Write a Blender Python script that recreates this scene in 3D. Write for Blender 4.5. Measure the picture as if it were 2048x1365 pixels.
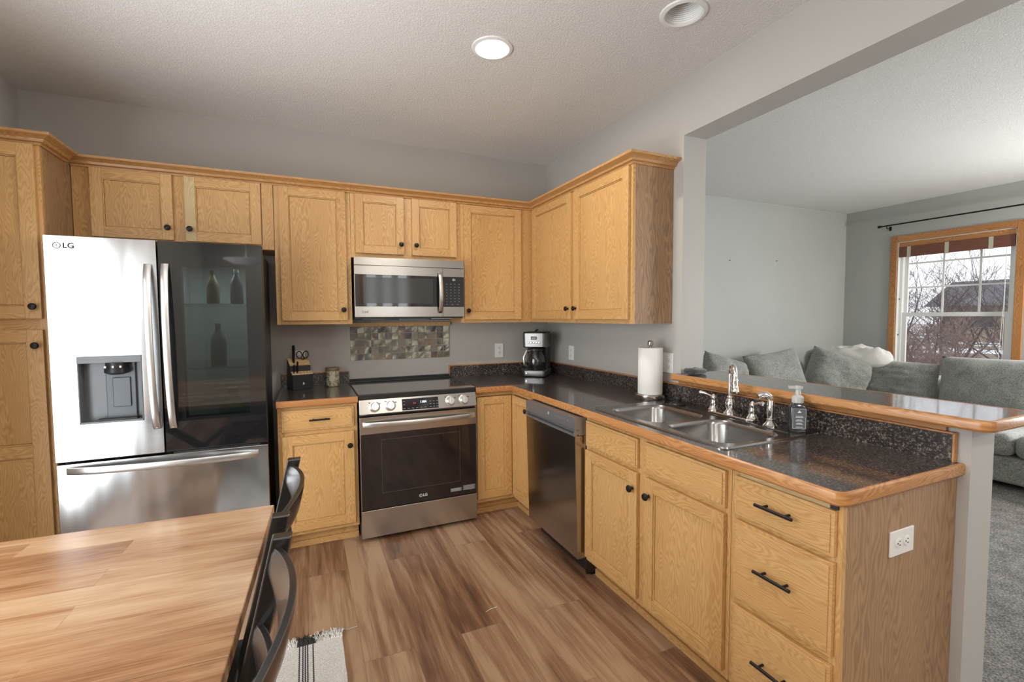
import bpy, bmesh, math, random
from math import radians as R, pi, sin, cos
from mathutils import Vector, Matrix, Euler, noise
random.seed(7)
for o in list(bpy.data.objects): bpy.data.objects.remove(o, do_unlink=True)
S = bpy.context.scene
COL = S.collection

# ------------------------------------------------------------------ camera
cam = bpy.data.cameras.new('camera')
cam.sensor_fit = 'HORIZONTAL'; cam.sensor_width = 36.0
cam.lens = 929.162 / 2048 * 36.0
cam.clip_start = 0.02; cam.clip_end = 300
camo = bpy.data.objects.new('camera', cam); COL.objects.link(camo)
YAW, PITCH, ROLL = .4191, .0524, -.0053
camo.matrix_world = (Matrix.Translation((-1.9464, -3.6053, 1.4007)) @ Matrix.Rotation(-YAW, 4, 'Z')
                     @ Matrix.Rotation(pi/2 - PITCH, 4, 'X') @ Matrix.Rotation(ROLL, 4, 'Z'))
S.camera = camo

# ------------------------------------------------------------------ world, lights, exposure
S.view_settings.view_transform = 'Standard'
S.view_settings.look = 'None'
S.view_settings.gamma = 1.0
S.view_settings.use_curve_mapping = False
S.view_settings.exposure = 0.76
W = bpy.data.worlds.new('overcast_sky'); S.world = W; W.use_nodes = True
bg = W.node_tree.nodes['Background']
bg.inputs['Color'].default_value = (0.93, 0.94, 1.0, 1); bg.inputs['Strength'].default_value = 1.0

def area(name, loc, rot, sx, sy, power, color=(1, 1, 1)):
    l = bpy.data.lights.new(name, 'AREA'); l.shape = 'RECTANGLE'; l.size = sx; l.size_y = sy
    l.energy = power; l.color = color
    o = bpy.data.objects.new(name, l); COL.objects.link(o); o.location = loc; o.rotation_euler = rot
    return o
# daylight entering by the patio door (left wall) and the rear window
area('patio_daylight', (-3.92, -3.0, 1.12), (0, R(-88), 0), 2.1, 4.6, 132, (.95, .98, 1))
# added fill aimed up from outside the patio door to lift the ceiling
area('added_ceiling_fill', (-4.75, -2.8, -.08), (R(180), 0, 0), 2.2, 5.0, 110, (.97, .98, 1))
area('rear_window_daylight', (-.45, -6.75, 1.72), (R(86), 0, 0), .95, 1.15, 7, (.97, .98, 1.0))
for lx, ly in ((-2.5, -4.5), (-.7, -4.5), (-2.5, -5.9), (-.7, -5.9)):      # fill discs added at ceiling height behind the camera, no fixtures
    l = area('added_dining_fill', (lx, ly, 2.70), (0, 0, 0), .15, .15, 9, (1, .95, .88)); l.data.shape = 'DISK'
area('added_living_fill', (4.95, -3.6, 1.5), (0, R(108), 0), 1.5, 2.2, 105, (.93, .98, 1.0))  # fill added to brighten the living room, outside the added window
# fill lights added out of view, over the table and in the living room
def globe(name, loc, r, power, color):
    l = bpy.data.lights.new(name, 'POINT'); l.shadow_soft_size = r; l.energy = power; l.color = color
    o = bpy.data.objects.new(name, l); COL.objects.link(o); o.location = loc
area('added_uplight', (-2.45, -3.0, 1.98), (R(180), 0, 0), .34, .34, 11, (1, .98, .95))
globe('added_living_point', (3.9, -3.35, 1.6), .15, 95, (1, .98, .95))

# ------------------------------------------------------------------ mesh helpers
WL = {}
class MB:
    def __init__(s): s.v = []; s.f = []; s.uv = []; s.m = []
    def face(s, idx, uvs=None, m=0):
        s.f.append(tuple(idx)); s.m.append(m)
        s.uv.append(uvs if uvs else [(s.v[i][0] + s.v[i][1], s.v[i][2]) for i in idx])
    def box(s, x0, x1, y0, y1, z0, z1, g='z', m=0):
        x0, x1 = min(x0, x1), max(x0, x1); y0, y1 = min(y0, y1), max(y0, y1); z0, z1 = min(z0, z1), max(z0, z1)
        b = len(s.v)
        P = [(x0,y0,z0),(x1,y0,z0),(x1,y1,z0),(x0,y1,z0),(x0,y0,z1),(x1,y0,z1),(x1,y1,z1),(x0,y1,z1)]
        s.v += P
        ox, oy = random.uniform(0, 50), random.uniform(0, 50)
        gi = 'xyz'.index(g)
        for q, na in (((0,3,2,1),2),((4,5,6,7),2),((0,1,5,4),1),((2,3,7,6),1),((1,2,6,5),0),((3,0,4,7),0)):
            if na == gi: other = [i for i in (0,1,2) if i != gi]; ui, vi = other
            else: ui = gi; vi = [i for i in (0,1,2) if i != gi and i != na][0]
            s.face([b+i for i in q], [(P[i][ui]+ox, P[i][vi]+oy+na*.37) for i in q], m)
    def poly(s, pts, m=0, uvs=None):
        b = len(s.v); s.v += [tuple(p) for p in pts]
        s.face(range(b, b+len(pts)), uvs, m)
    def prism(s, pts, a, b, axis='z', m=0):
        """2D outline extruded along axis from a to b; pts in the two other axes' order"""
        def mk(p, t):
            if axis == 'z': return (p[0], p[1], t)
            if axis == 'y': return (p[0], t, p[1])
            return (t, p[0], p[1])
        n = len(pts); o = len(s.v); ox = random.uniform(0, 30)
        s.v += [mk(p, a) for p in pts] + [mk(p, b) for p in pts]
        uv = [(p[1]+ox, p[0]) for p in pts]
        s.face(list(range(o+n-1, o-1, -1)), uv[::-1], m); s.face(range(o+n, o+2*n), uv, m)
        L = 0
        for i in range(n):
            j = (i+1) % n; d = math.dist(pts[i], pts[j])
            s.face([o+i, o+j, o+n+j, o+n+i], [(a+ox, L), (a+ox, L+d), (b+ox, L+d), (b+ox, L)], m); L += d
    def sweep(s, prof, path, closed=False, m=0, up=(0,0,1), caps=True):
        """profile points (out, up) along path; mitred; 'out' is to the right of travel"""
        path = [Vector(p) for p in path]; up = Vector(up); n = len(path); k = len(prof); o = len(s.v)
        oxx = random.uniform(0, 30); L = [0]
        for i in range(n):
            if closed: d0 = (path[i]-path[i-1]).normalized(); d1 = (path[(i+1)%n]-path[i]).normalized()
            else:
                d1 = (path[min(i+1,n-1)]-path[min(i, n-2)]).normalized(); d0 = (path[max(i,1)]-path[max(i-1,0)]).normalized()
            r0 = d0.cross(up).normalized(); r1 = d1.cross(up).normalized()
            r = (r0+r1).normalized(); sc = 1/max(.3, r.dot(r1))
            for (a, b) in prof: s.v.append(tuple(path[i]+r*a*sc+up*b))
            if i: L.append(L[-1]+(path[i]-path[i-1]).length)
        rng = n if closed else n-1
        for i in range(rng):
            j = (i+1) % n; la = L[i]+oxx; lb = (L[j] if j else L[-1]+.1)+oxx; w = 0
            for q in range(k):
                t = (q+1) % k; d = math.dist(prof[q], prof[t])
                s.face([o+i*k+q, o+i*k+t, o+j*k+t, o+j*k+q], [(la, w), (la, w+d), (lb, w+d), (lb, w)], m); w += d
        if caps and not closed:
            s.face([o+q for q in range(k)][::-1], None, m); s.face([o+(n-1)*k+q for q in range(k)], None, m)
    def tube(s, path, r, seg=10, m=0, caps=True):
        path = [Vector(p) for p in path]; n = len(path); o = len(s.v)
        rs = r if isinstance(r, (list, tuple)) else [r]*n
        t = (path[1]-path[0]).normalized(); ref = Vector((0,0,1)) if abs(t.z) < .9 else Vector((1,0,0))
        u = t.cross(ref).normalized()
        for i in range(n):
            t = ((path[min(i+1,n-1)]-path[i]).normalized() + (path[i]-path[max(i-1,0)]).normalized()).normalized()
            u = (u - t*u.dot(t)).normalized(); w = t.cross(u)
            for q in range(seg):
                a = 2*pi*q/seg; s.v.append(tuple(path[i]+(u*cos(a)+w*sin(a))*rs[i]))
        for i in range(n-1):
            for q in range(seg):
                p = (q+1) % seg
                s.face([o+i*seg+q, o+i*seg+p, o+(i+1)*seg+p, o+(i+1)*seg+q], None, m)
        if caps:
            s.face([o+q for q in range(seg)][::-1], None, m); s.face([o+(n-1)*seg+q for q in range(seg)], None, m)
    def lathe(s, prof, c=(0,0,0), axis=(0,0,1), seg=32, m=0, sq=1.0, caps=True):
        """prof: (radius, height) ; closed with caps where radius > 0"""
        ax = Vector(axis).normalized(); ref = Vector((0,0,1)) if abs(ax.z) < .9 else Vector((1,0,0))
        u = ax.cross(ref).normalized(); w = ax.cross(u).normalized(); c = Vector(c); o = len(s.v); n = len(prof)
        for (r, h) in prof:
            for q in range(seg):
                a = 2*pi*q/seg; s.v.append(tuple(c+ax*h+(u*cos(a)+w*sin(a)*sq)*max(r, 1e-5)))
        for i in range(n-1):
            for q in range(seg):
                p = (q+1) % seg
                s.face([o+i*seg+q, o+(i+1)*seg+q, o+(i+1)*seg+p, o+i*seg+p], None, m)
        if caps:
            s.face([o+q for q in range(seg)], None, m); s.face([o+(n-1)*seg+q for q in range(seg)][::-1], None, m)
    def loft(s, loops, m=0, cap0=False, cap1=False):
        k = len(loops[0]); o = len(s.v)
        for l in loops: s.v += [tuple(p) for p in l]
        for i in range(len(loops)-1):
            for q in range(k):
                p = (q+1) % k
                s.face([o+i*k+q, o+i*k+p, o+(i+1)*k+p, o+(i+1)*k+q], None, m)
        if cap0: s.face([o+q for q in range(k)][::-1], None, m)
        if cap1: s.face([o+(len(loops)-1)*k+q for q in range(k)], None, m)
    def xform(s, M, start=0):
        for i in range(start, len(s.v)): s.v[i] = tuple(M @ Vector(s.v[i]))
        return s
    def build(s, name, mats, parent=None, bevel=0, smooth=False, ang=35, seg=2, sub=0, fix=True):
        if not isinstance(mats, (list, tuple)): mats = [mats]
        lo = [min(v[i] for v in s.v) for i in range(3)]; hi = [max(v[i] for v in s.v) for i in range(3)]
        O = Vector([(a+b)/2 for a, b in zip(lo, hi)])
        if parent is None: O.z = lo[2]
        me = bpy.data.meshes.new(name)
        me.from_pydata([tuple(Vector(v)-O) for v in s.v], [], s.f)
        uvl = me.uv_layers.new(name='UVMap'); k = 0
        flat = []
        for fuv in s.uv:
            for c in fuv: flat += [c[0], c[1]]
        uvl.data.foreach_set('uv', flat)
        for mt in mats: me.materials.append(mt)
        me.polygons.foreach_set('material_index', s.m)
        if fix:
            bm = bmesh.new(); bm.from_mesh(me)
            bmesh.ops.recalc_face_normals(bm, faces=bm.faces); bm.to_mesh(me); bm.free()
        if smooth:
            me.polygons.foreach_set('use_smooth', [True]*len(me.polygons))
            me.set_sharp_from_angle(angle=R(ang))
        ob = bpy.data.objects.new(name, me); COL.objects.link(ob)
        if parent is not None:
            ob.parent = parent; ob.location = O - WL[parent.name]
        else: ob.location = O
        WL[ob.name] = O
        if bevel:
            b = ob.modifiers.new('bevel', 'BEVEL'); b.width = bevel; b.segments = seg; b.limit_method = 'ANGLE'; b.angle_limit = R(40)
        if sub:
            b = ob.modifiers.new('sub', 'SUBSURF'); b.levels = sub; b.render_levels = sub
        return ob

def tag(o, label=None, cat=None, group=None, kind=None):
    if label: o['label'] = label
    if cat: o['category'] = cat
    if group: o['group'] = group
    if kind: o['kind'] = kind
    return o
def thing(name, label, cat, loc=(0,0,0), group=None):
    o = bpy.data.objects.new(name, None); COL.objects.link(o); o.location = loc
    o.empty_display_size = .05
    WL[o.name] = Vector(loc); return tag(o, label, cat, group)
def struct(o): o['kind'] = 'structure'; return o
def copy_tree(o, parent=None, loc=None):
    c = o.copy(); COL.objects.link(c); WL[c.name] = WL.get(o.name, Vector()).copy()
    if parent is not None: c.parent = parent
    if loc is not None: c.location = loc
    for ch in list(o.children): copy_tree(ch, c)
    return c
def text(name, s, size, loc, rot, mat, parent, extrude=.0002, align='CENTER'):
    cu = bpy.data.curves.new(name, 'FONT'); cu.body = s; cu.size = size; cu.extrude = extrude
    cu.offset = size*.018; cu.align_x = align; cu.align_y = 'CENTER'; cu.materials.append(mat)
    o = bpy.data.objects.new(name, cu); COL.objects.link(o); o.parent = parent
    bpy.context.view_layer.update()
    me = bpy.data.meshes.new_from_object(o.evaluated_get(bpy.context.evaluated_depsgraph_get()))
    bpy.data.objects.remove(o, do_unlink=True); bpy.data.curves.remove(cu); me.name = name
    o = bpy.data.objects.new(name, me); COL.objects.link(o); o.parent = parent
    o.location = Vector(loc) - WL[parent.name]; o.rotation_euler = rot
    WL[o.name] = Vector(loc); return o
FRONT = (R(90), 0, 0); LEFTW = (R(90), 0, R(-90))
def rrect(x0, x1, y0, y1, r, n=6):
    pts = []
    for cx, cy, a0 in ((x1-r, y1-r, 0), (x0+r, y1-r, 90), (x0+r, y0+r, 180), (x1-r, y0+r, 270)):
        for i in range(n+1):
            a = R(a0+90*i/n); pts.append((cx+r*cos(a), cy+r*sin(a)))
    return pts
def fill_holes(mb, outer, holes, z, m=0):
    bm = bmesh.new()
    for loop in [outer]+holes:
        vs = [bm.verts.new((p[0], p[1], z)) for p in loop]
        for i in range(len(vs)): bm.edges.new((vs[i], vs[(i+1) % len(vs)]))
    bmesh.ops.triangle_fill(bm, use_beauty=True, use_dissolve=False, edges=bm.edges[:])
    bm.verts.index_update(); b = len(mb.v); mb.v += [tuple(v.co) for v in bm.verts]
    for f in bm.faces: mb.face([b+v.index for v in f.verts], None, m)
    bm.free()
def circ(cx, cy, r, n=32): return [(cx+r*cos(2*pi*i/n), cy+r*sin(2*pi*i/n)) for i in range(n)]

# ------------------------------------------------------------------ materials
def newmat(name):
    m = bpy.data.materials.new(name); m.use_nodes = True
    nt = m.node_tree; return m, nt, nt.nodes['Principled BSDF']
def simple(name, col, rough=.5, metal=0, spec=.5, emit=None, es=1, trans=0, ior=1.45, coat=0, alpha=1):
    m, nt, p = newmat(name)
    p.inputs['Base Color'].default_value = (*col, 1); p.inputs['Roughness'].default_value = rough
    p.inputs['Metallic'].default_value = metal; p.inputs['Specular IOR Level'].default_value = spec
    p.inputs['Transmission Weight'].default_value = trans; p.inputs['IOR'].default_value = ior
    p.inputs['Coat Weight'].default_value = coat
    if emit: p.inputs['Emission Color'].default_value = (*emit, 1); p.inputs['Emission Strength'].default_value = es
    return m
def N(nt, t, **k):
    n = nt.nodes.new(t)
    for a, b in k.items(): setattr(n, a, b)
    return n
def lk(nt, a, b): nt.links.new(a, b)
def math_(nt, op, a, b=None):
    n = N(nt, 'ShaderNodeMath', operation=op)
    for i, v in enumerate((a, b)):
        if v is None: continue
        if isinstance(v, (int, float)): n.inputs[i].default_value = v
        else: lk(nt, v, n.inputs[i])
    return n.outputs[0]
def comb(nt, x, y, z=0.0):
    n = N(nt, 'ShaderNodeCombineXYZ')
    for i, v in enumerate((x, y, z)):
        if isinstance(v, (int, float)): n.inputs[i].default_value = v
        else: lk(nt, v, n.inputs[i])
    return n.outputs[0]
def noise_(nt, vec, scale, detail=3, rough=.55, dist=0):
    n = N(nt, 'ShaderNodeTexNoise'); n.inputs['Scale'].default_value = scale; n.inputs['Detail'].default_value = detail
    n.inputs['Roughness'].default_value = rough; n.inputs['Distortion'].default_value = dist
    if vec is not None: lk(nt, vec, n.inputs['Vector'])
    return n.outputs['Fac']
def ramp(nt, fac, stops, interp='LINEAR'):
    n = N(nt, 'ShaderNodeValToRGB'); n.color_ramp.interpolation = interp; e = n.color_ramp.elements
    while len(e) < len(stops): e.new(.5)
    for i, (p, c) in enumerate(stops): e[i].position = p; e[i].color = (*c, 1)
    lk(nt, fac, n.inputs[0]); return n.outputs[0]
def mix(nt, fac, a, b, mode='MIX'):
    n = N(nt, 'ShaderNodeMix', data_type='RGBA', blend_type=mode)
    for i, v in ((0, fac), (6, a), (7, b)):
        if isinstance(v, (int, float)): n.inputs[i].default_value = v
        elif isinstance(v, tuple): n.inputs[i].default_value = (*v, 1)
        else: lk(nt, v, n.inputs[i])
    return n.outputs[2]
def bump(nt, p, h, strength=.2, dist=.002):
    b = N(nt, 'ShaderNodeBump'); b.inputs['Strength'].default_value = strength; b.inputs['Distance'].default_value = dist
    lk(nt, h, b.inputs['Height']); lk(nt, b.outputs[0], p.inputs['Normal'])

def oak(name, light, mid, dark, rough=.38, cath=1.0, coat=.15):
    m, nt, p = newmat(name)
    uv = N(nt, 'ShaderNodeUVMap'); uv.uv_map = 'UVMap'
    sp = N(nt, 'ShaderNodeSeparateXYZ'); lk(nt, uv.outputs[0], sp.inputs[0]); U, V = sp.outputs[0], sp.outputs[1]
    big = noise_(nt, comb(nt, math_(nt, 'MULTIPLY', V, 5.5), math_(nt, 'MULTIPLY', U, 1.1)), 1.0, 3, .55)
    arches = math_(nt, 'SINE', math_(nt, 'MULTIPLY', math_(nt, 'ADD', math_(nt, 'MULTIPLY', V, 3.0), math_(nt, 'MULTIPLY', big, 1.5)), 190.0*cath))
    arches = math_(nt, 'ADD', math_(nt, 'MULTIPLY', arches, .5), .5)
    fine = noise_(nt, comb(nt, math_(nt, 'MULTIPLY', V, 330.0), math_(nt, 'MULTIPLY', U, 11.0)), 1.0, 3, .65)
    tone = noise_(nt, comb(nt, math_(nt, 'MULTIPLY', V, 3.0), math_(nt, 'MULTIPLY', U, .4)), 1.0, 1, .5)
    f = math_(nt, 'ADD', math_(nt, 'MULTIPLY', arches, .19), math_(nt, 'ADD', math_(nt, 'MULTIPLY', fine, .45), math_(nt, 'MULTIPLY', tone, .46)))
    c = ramp(nt, f, [(.34, dark), (.53, mid), (.72, light)])
    pores = noise_(nt, comb(nt, math_(nt, 'MULTIPLY', V, 700.0), math_(nt, 'MULTIPLY', U, 22.0)), 1.0, 2, .5)
    pf = math_(nt, 'MULTIPLY', math_(nt, 'GREATER_THAN', math_(nt, 'ADD', pores, math_(nt, 'MULTIPLY', arches, -.10)), .55), .22)
    c = mix(nt, pf, c, tuple(x*.55 for x in dark))
    lk(nt, c, p.inputs['Base Color']); p.inputs['Roughness'].default_value = rough; p.inputs['Coat Weight'].default_value = coat
    p.inputs['Coat Roughness'].default_value = .25
    bump(nt, p, fine, .12, .0006)
    return m
M = {}
M['oak'] = oak('oak', (.65, .395, .165), (.57, .325, .12), (.46, .240, .075))
M['crown'] = oak('oak_crown', (.56, .31, .125), (.47, .245, .085), (.33, .15, .045), .33)
M['edge'] = oak('oak_edge', (.56, .28, .10), (.45, .195, .06), (.28, .105, .030), .3)
M['lam'] = oak('oak_laminate', (.43, .265, .14), (.34, .20, .10), (.22, .12, .055), .45, .6)
M['oakpale'] = oak('oak_pale_board', (.66, .50, .27), (.58, .42, .21), (.46, .32, .14))
def wallpaint(name, col, bs=.05):
    m, nt, p = newmat(name); g = N(nt, 'ShaderNodeNewGeometry')
    n1 = noise_(nt, g.outputs['Position'], 1.1, 2)
    lk(nt, ramp(nt, n1, [(.3, tuple(c*.97 for c in col)), (.7, tuple(c*1.03 for c in col))]), p.inputs['Base Color'])
    p.inputs['Roughness'].default_value = .55; p.inputs['Specular IOR Level'].default_value = .35
    bump(nt, p, noise_(nt, g.outputs['Position'], 180, 3), bs, .002); return m
M['wall'] = wallpaint('greige_paint', (.46, .44, .405))
M['wall2'] = wallpaint('grey_green_paint', (.43, .44, .42))
M['jamb'] = wallpaint('pale_grey_paint', (.46, .445, .42))
def ceilmat():
    m, nt, p = newmat('knockdown_ceiling'); g = N(nt, 'ShaderNodeNewGeometry')
    n1 = noise_(nt, g.outputs['Position'], 130, 4, .6); n2 = noise_(nt, g.outputs['Position'], 260, 2)
    h = math_(nt, 'ADD', ramp(nt, n1, [(.42, (0,0,0)), (.60, (1,1,1))]), math_(nt, 'MULTIPLY', n2, .35))
    lk(nt, ramp(nt, n1, [(.35, (.71, .70, .68)), (.62, (.79, .78, .76))]), p.inputs['Base Color'])
    p.inputs['Roughness'].default_value = .9; bump(nt, p, h, .55, .0035); return m
M['ceil'] = ceilmat()
def floormat():
    m, nt, p = newmat('vinyl_plank_floor'); g = N(nt, 'ShaderNodeNewGeometry')
    sp = N(nt, 'ShaderNodeSeparateXYZ'); lk(nt, g.outputs['Position'], sp.inputs[0])
    X = math_(nt, 'ADD', sp.outputs[0], 1.146+.205*30); Y = math_(nt, 'ADD', sp.outputs[1], 20.0)
    b = N(nt, 'ShaderNodeTexBrick'); b.offset = .37; b.offset_frequency = 2; b.squash = 1
    lk(nt, comb(nt, Y, X), b.inputs['Vector'])
    for k_, v_ in (('Scale', 1), ('Mortar Size', .0008), ('Mortar Smooth', .3), ('Bias', 0), ('Brick Width', 1.22), ('Row Height', .205)): b.inputs[k_].default_value = v_
    b.inputs['Color1'].default_value = (0, 0, 0, 1); b.inputs['Color2'].default_value = (1, 1, 1, 1); b.inputs['Mortar'].default_value = (.5, .5, .5, 1)
    rnd = math_(nt, 'MULTIPLY', b.outputs['Color'], 1.0)
    off = math_(nt, 'MULTIPLY', rnd, 37.0)
    Xo = math_(nt, 'ADD', X, off)
    big = noise_(nt, comb(nt, math_(nt, 'MULTIPLY', Xo, 9.0), math_(nt, 'MULTIPLY', Y, .9), off), 1.0, 3, .55, .6)
    streak = noise_(nt, comb(nt, math_(nt, 'MULTIPLY', Xo, 42.0), math_(nt, 'MULTIPLY', Y, 1.6), off), 1.0, 4, .6)
    fine = noise_(nt, comb(nt, math_(nt, 'MULTIPLY', Xo, 260.0), math_(nt, 'MULTIPLY', Y, 9.0)), 1.0, 3, .6)
    f = math_(nt, 'ADD', math_(nt, 'ADD', math_(nt, 'MULTIPLY', big, .62), math_(nt, 'MULTIPLY', streak, .28)),
              math_(nt, 'ADD', math_(nt, 'MULTIPLY', fine, .16), math_(nt, 'MULTIPLY', rnd, .14)))
    c = ramp(nt, f, [(.38, (.060, .028, .015)), (.49, (.135, .064, .033)), (.58, (.235, .125, .068)), (.70, (.40, .26, .16))])
    c = mix(nt, math_(nt, 'MULTIPLY', b.outputs['Fac'], .55), c, (.05, .025, .015))
    lk(nt, c, p.inputs['Base Color']); p.inputs['Roughness'].default_value = .42
    bump(nt, p, fine, .15, .001); return m
M['floor'] = floormat()
def tablemat():
    m, nt, p = newmat('butcher_block_top'); g = N(nt, 'ShaderNodeTexCoord')
    sp = N(nt, 'ShaderNodeSeparateXYZ'); lk(nt, g.outputs['Object'], sp.inputs[0])
    X = math_(nt, 'ADD', sp.outputs[0], 20.3); Y = math_(nt, 'ADD', sp.outputs[1], 20.0)
    b = N(nt, 'ShaderNodeTexBrick'); b.offset = .43; b.offset_frequency = 2
    lk(nt, comb(nt, X, Y), b.inputs['Vector'])
    for k_, v_ in (('Scale', 1), ('Mortar Size', .0005), ('Mortar Smooth', .2), ('Bias', 0), ('Brick Width', .62), ('Row Height', .083)): b.inputs[k_].default_value = v_
    b.inputs['Color1'].default_value = (0, 0, 0, 1); b.inputs['Color2'].default_value = (1, 1, 1, 1); b.inputs['Mortar'].default_value = (.4, .4, .4, 1)
    rnd = math_(nt, 'MULTIPLY', b.outputs['Color'], 1.0); off = math_(nt, 'MULTIPLY', rnd, 23.0)
    big = noise_(nt, comb(nt, math_(nt, 'MULTIPLY', X, 1.7), math_(nt, 'MULTIPLY', Y, 13.0), off), 1.0, 3, .6, .8)
    fine = noise_(nt, comb(nt, math_(nt, 'MULTIPLY', X, 8.0), math_(nt, 'MULTIPLY', Y, 230.0)), 1.0, 4, .65)
    f = math_(nt, 'ADD', math_(nt, 'ADD', math_(nt, 'MULTIPLY', big, .55), math_(nt, 'MULTIPLY', fine, .28)), math_(nt, 'MULTIPLY', rnd, .26))
    c = ramp(nt, f, [(.32, (.11, .042, .018)), (.45, (.25, .115, .050)), (.56, (.40, .22, .112)), (.72, (.53, .35, .205))])
    lk(nt, c, p.inputs['Base Color']); p.inputs['Roughness'].default_value = .27; p.inputs['Coat Weight'].default_value = .35
    p.inputs['Coat Roughness'].default_value = .16; bump(nt, p, fine, .05, .0008); return m
M['table'] = tablemat()
def granite():
    m, nt, p = newmat('speckled_dark_laminate'); g = N(nt, 'ShaderNodeNewGeometry'); P = g.outputs['Position']
    n1 = noise_(nt, P, 120, 4, .7); n2 = noise_(nt, P, 380, 3, .6)
    v = N(nt, 'ShaderNodeTexVoronoi'); v.inputs['Scale'].default_value = 210; lk(nt, P, v.inputs['Vector'])
    c = ramp(nt, n1, [(.35, (.010, .009, .010)), (.49, (.026, .021, .021)), (.58, (.070, .054, .048)), (.68, (.18, .145, .12))])
    sp_ = math_(nt, 'MULTIPLY', math_(nt, 'GREATER_THAN', math_(nt, 'MULTIPLY', n2, n1), .330), .62)
    c = mix(nt, sp_, c, (.42, .36, .31))
    lk(nt, c, p.inputs['Base Color']); p.inputs['Roughness'].default_value = .3; p.inputs['Specular IOR Level'].default_value = .25
    p.inputs['Coat Weight'].default_value = .8; p.inputs['Coat Roughness'].default_value = .07; p.inputs['Coat IOR'].default_value = 1.6; return m
M['granite'] = granite()
def steel(name, col=(.60, .60, .60), rough=.22, aniso=.6, warp=.0, brush='x'):
    m, nt, p = newmat(name)
    p.inputs['Base Color'].default_value = (*col, 1); p.inputs['Metallic'].default_value = 1; p.inputs['Roughness'].default_value = rough
    g = N(nt, 'ShaderNodeNewGeometry'); sp = N(nt, 'ShaderNodeSeparateXYZ'); lk(nt, g.outputs['Position'], sp.inputs[0])
    s = (6, 6, 900) if brush == 'x' else (900, 900, 6)
    br = noise_(nt, comb(nt, *[math_(nt, 'MULTIPLY', sp.outputs[i], float(s[i])) for i in range(3)]), 1.0, 2)
    h = math_(nt, 'MULTIPLY', br, .00004)
    if warp:
        wv = noise_(nt, comb(nt, math_(nt, 'MULTIPLY', sp.outputs[0], 7.0), math_(nt, 'MULTIPLY', sp.outputs[1], 7.0), math_(nt, 'MULTIPLY', sp.outputs[2], .9)), 1.0, 1, .4)
        h = math_(nt, 'ADD', h, math_(nt, 'MULTIPLY', wv, warp))
    bump(nt, p, h, .5, 1.0)
    if aniso:
        t = N(nt, 'ShaderNodeTangent'); t.direction_type = 'RADIAL'; t.axis = 'Z'
        p.inputs['Anisotropic'].default_value = aniso; lk(nt, t.outputs[0], p.inputs['Tangent'])
    return m
M['fsteel'] = steel('fridge_stainless', (.54, .55, .56), .17, .0, .012)
M['steel'] = steel('brushed_stainless', (.50, .475, .44), .22, .0, .0015)
M['hsteel'] = steel('satin_handle_steel', (.72, .71, .70), .28, 0)
M['darksteel'] = steel('dark_stainless', (.24, .235, .23), .36, 0, 0)
M['sinksteel'] = steel('sink_stainless', (.31, .305, .30), .24, 0, .0005)
M['dwsteel'] = steel('dishwasher_stainless', (.42, .40, .39), .20, 0, .0015)
M['dwgrey'] = simple('control_grey', (.30, .30, .31), .35, .7)
M['chrome'] = simple('chrome', (.88, .88, .88), .05, 1)
M['blackmetal'] = simple('bronze_black_metal', (.022, .020, .019), .35, .6)
M['blackglass'] = simple('black_glass', (.012, .012, .013), .04, 0, .8, coat=.5)
M['ovenglass'] = simple('oven_glass', (.016, .012, .011), .05, 0, .7)
M['cooktop'] = simple('cooktop_glass', (.030, .031, .032), .07, 0, 1.0, coat=1.0)
M['blackplastic'] = simple('black_plastic', (.018, .018, .018), .4)
M['greyplastic'] = simple('grey_plastic', (.16, .17, .18), .35, .3)
M['darkcase'] = simple('dark_grey_enamel', (.055, .052, .050), .35, .3)
M['white'] = simple('white_plastic', (.82, .82, .80), .35)
M['whitepaint'] = simple('white_paint', (.80, .80, .78), .4)
M['slot'] = simple('slot_dark', (.03, .03, .03), .6)
M['paper'] = simple('paper_towel', (.82, .80, .77), .95)
M['glyph'] = simple('printed_white', (.75, .76, .78), .5)
M['glyphgrey'] = simple('printed_grey', (.20, .20, .20), .5)
M['ledblue'] = simple('display_blue_white', (.1, .1, .1), .5, emit=(.62, .75, 1.0), es=1.3)
M['ledred'] = simple('display_red', (.1, .02, .02), .5, emit=(1.0, .05, .06), es=.6)
M['lamp'] = simple('led_disc', (1, 1, 1), .5, emit=(1, .98, .95), es=9)
M['canwhite'] = simple('can_white', (.78, .78, .77), .45)
def chairmat():
    m, nt, p = newmat('worn_black_paint'); g = N(nt, 'ShaderNodeTexCoord')
    n1 = noise_(nt, g.outputs['Object'], 160, 3, .7)
    geo = N(nt, 'ShaderNodeNewGeometry')
    bev = N(nt, 'ShaderNodeBevel'); bev.samples = 4; bev.inputs['Radius'].default_value = .003
    d = N(nt, 'ShaderNodeVectorMath', operation='DOT_PRODUCT'); lk(nt, bev.outputs[0], d.inputs[0]); lk(nt, geo.outputs['Normal'], d.inputs[1])
    e = math_(nt, 'LESS_THAN', math_(nt, 'ADD', d.outputs['Value'], math_(nt, 'MULTIPLY', n1, .10)), .985)
    lk(nt, mix(nt, math_(nt, 'MULTIPLY', e, .35), (.010, .010, .010), (.26, .21, .17)), p.inputs['Base Color'])
    p.inputs['Roughness'].default_value = .28; p.inputs['Coat Weight'].default_value = .3; return m
M['chair'] = chairmat()
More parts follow.
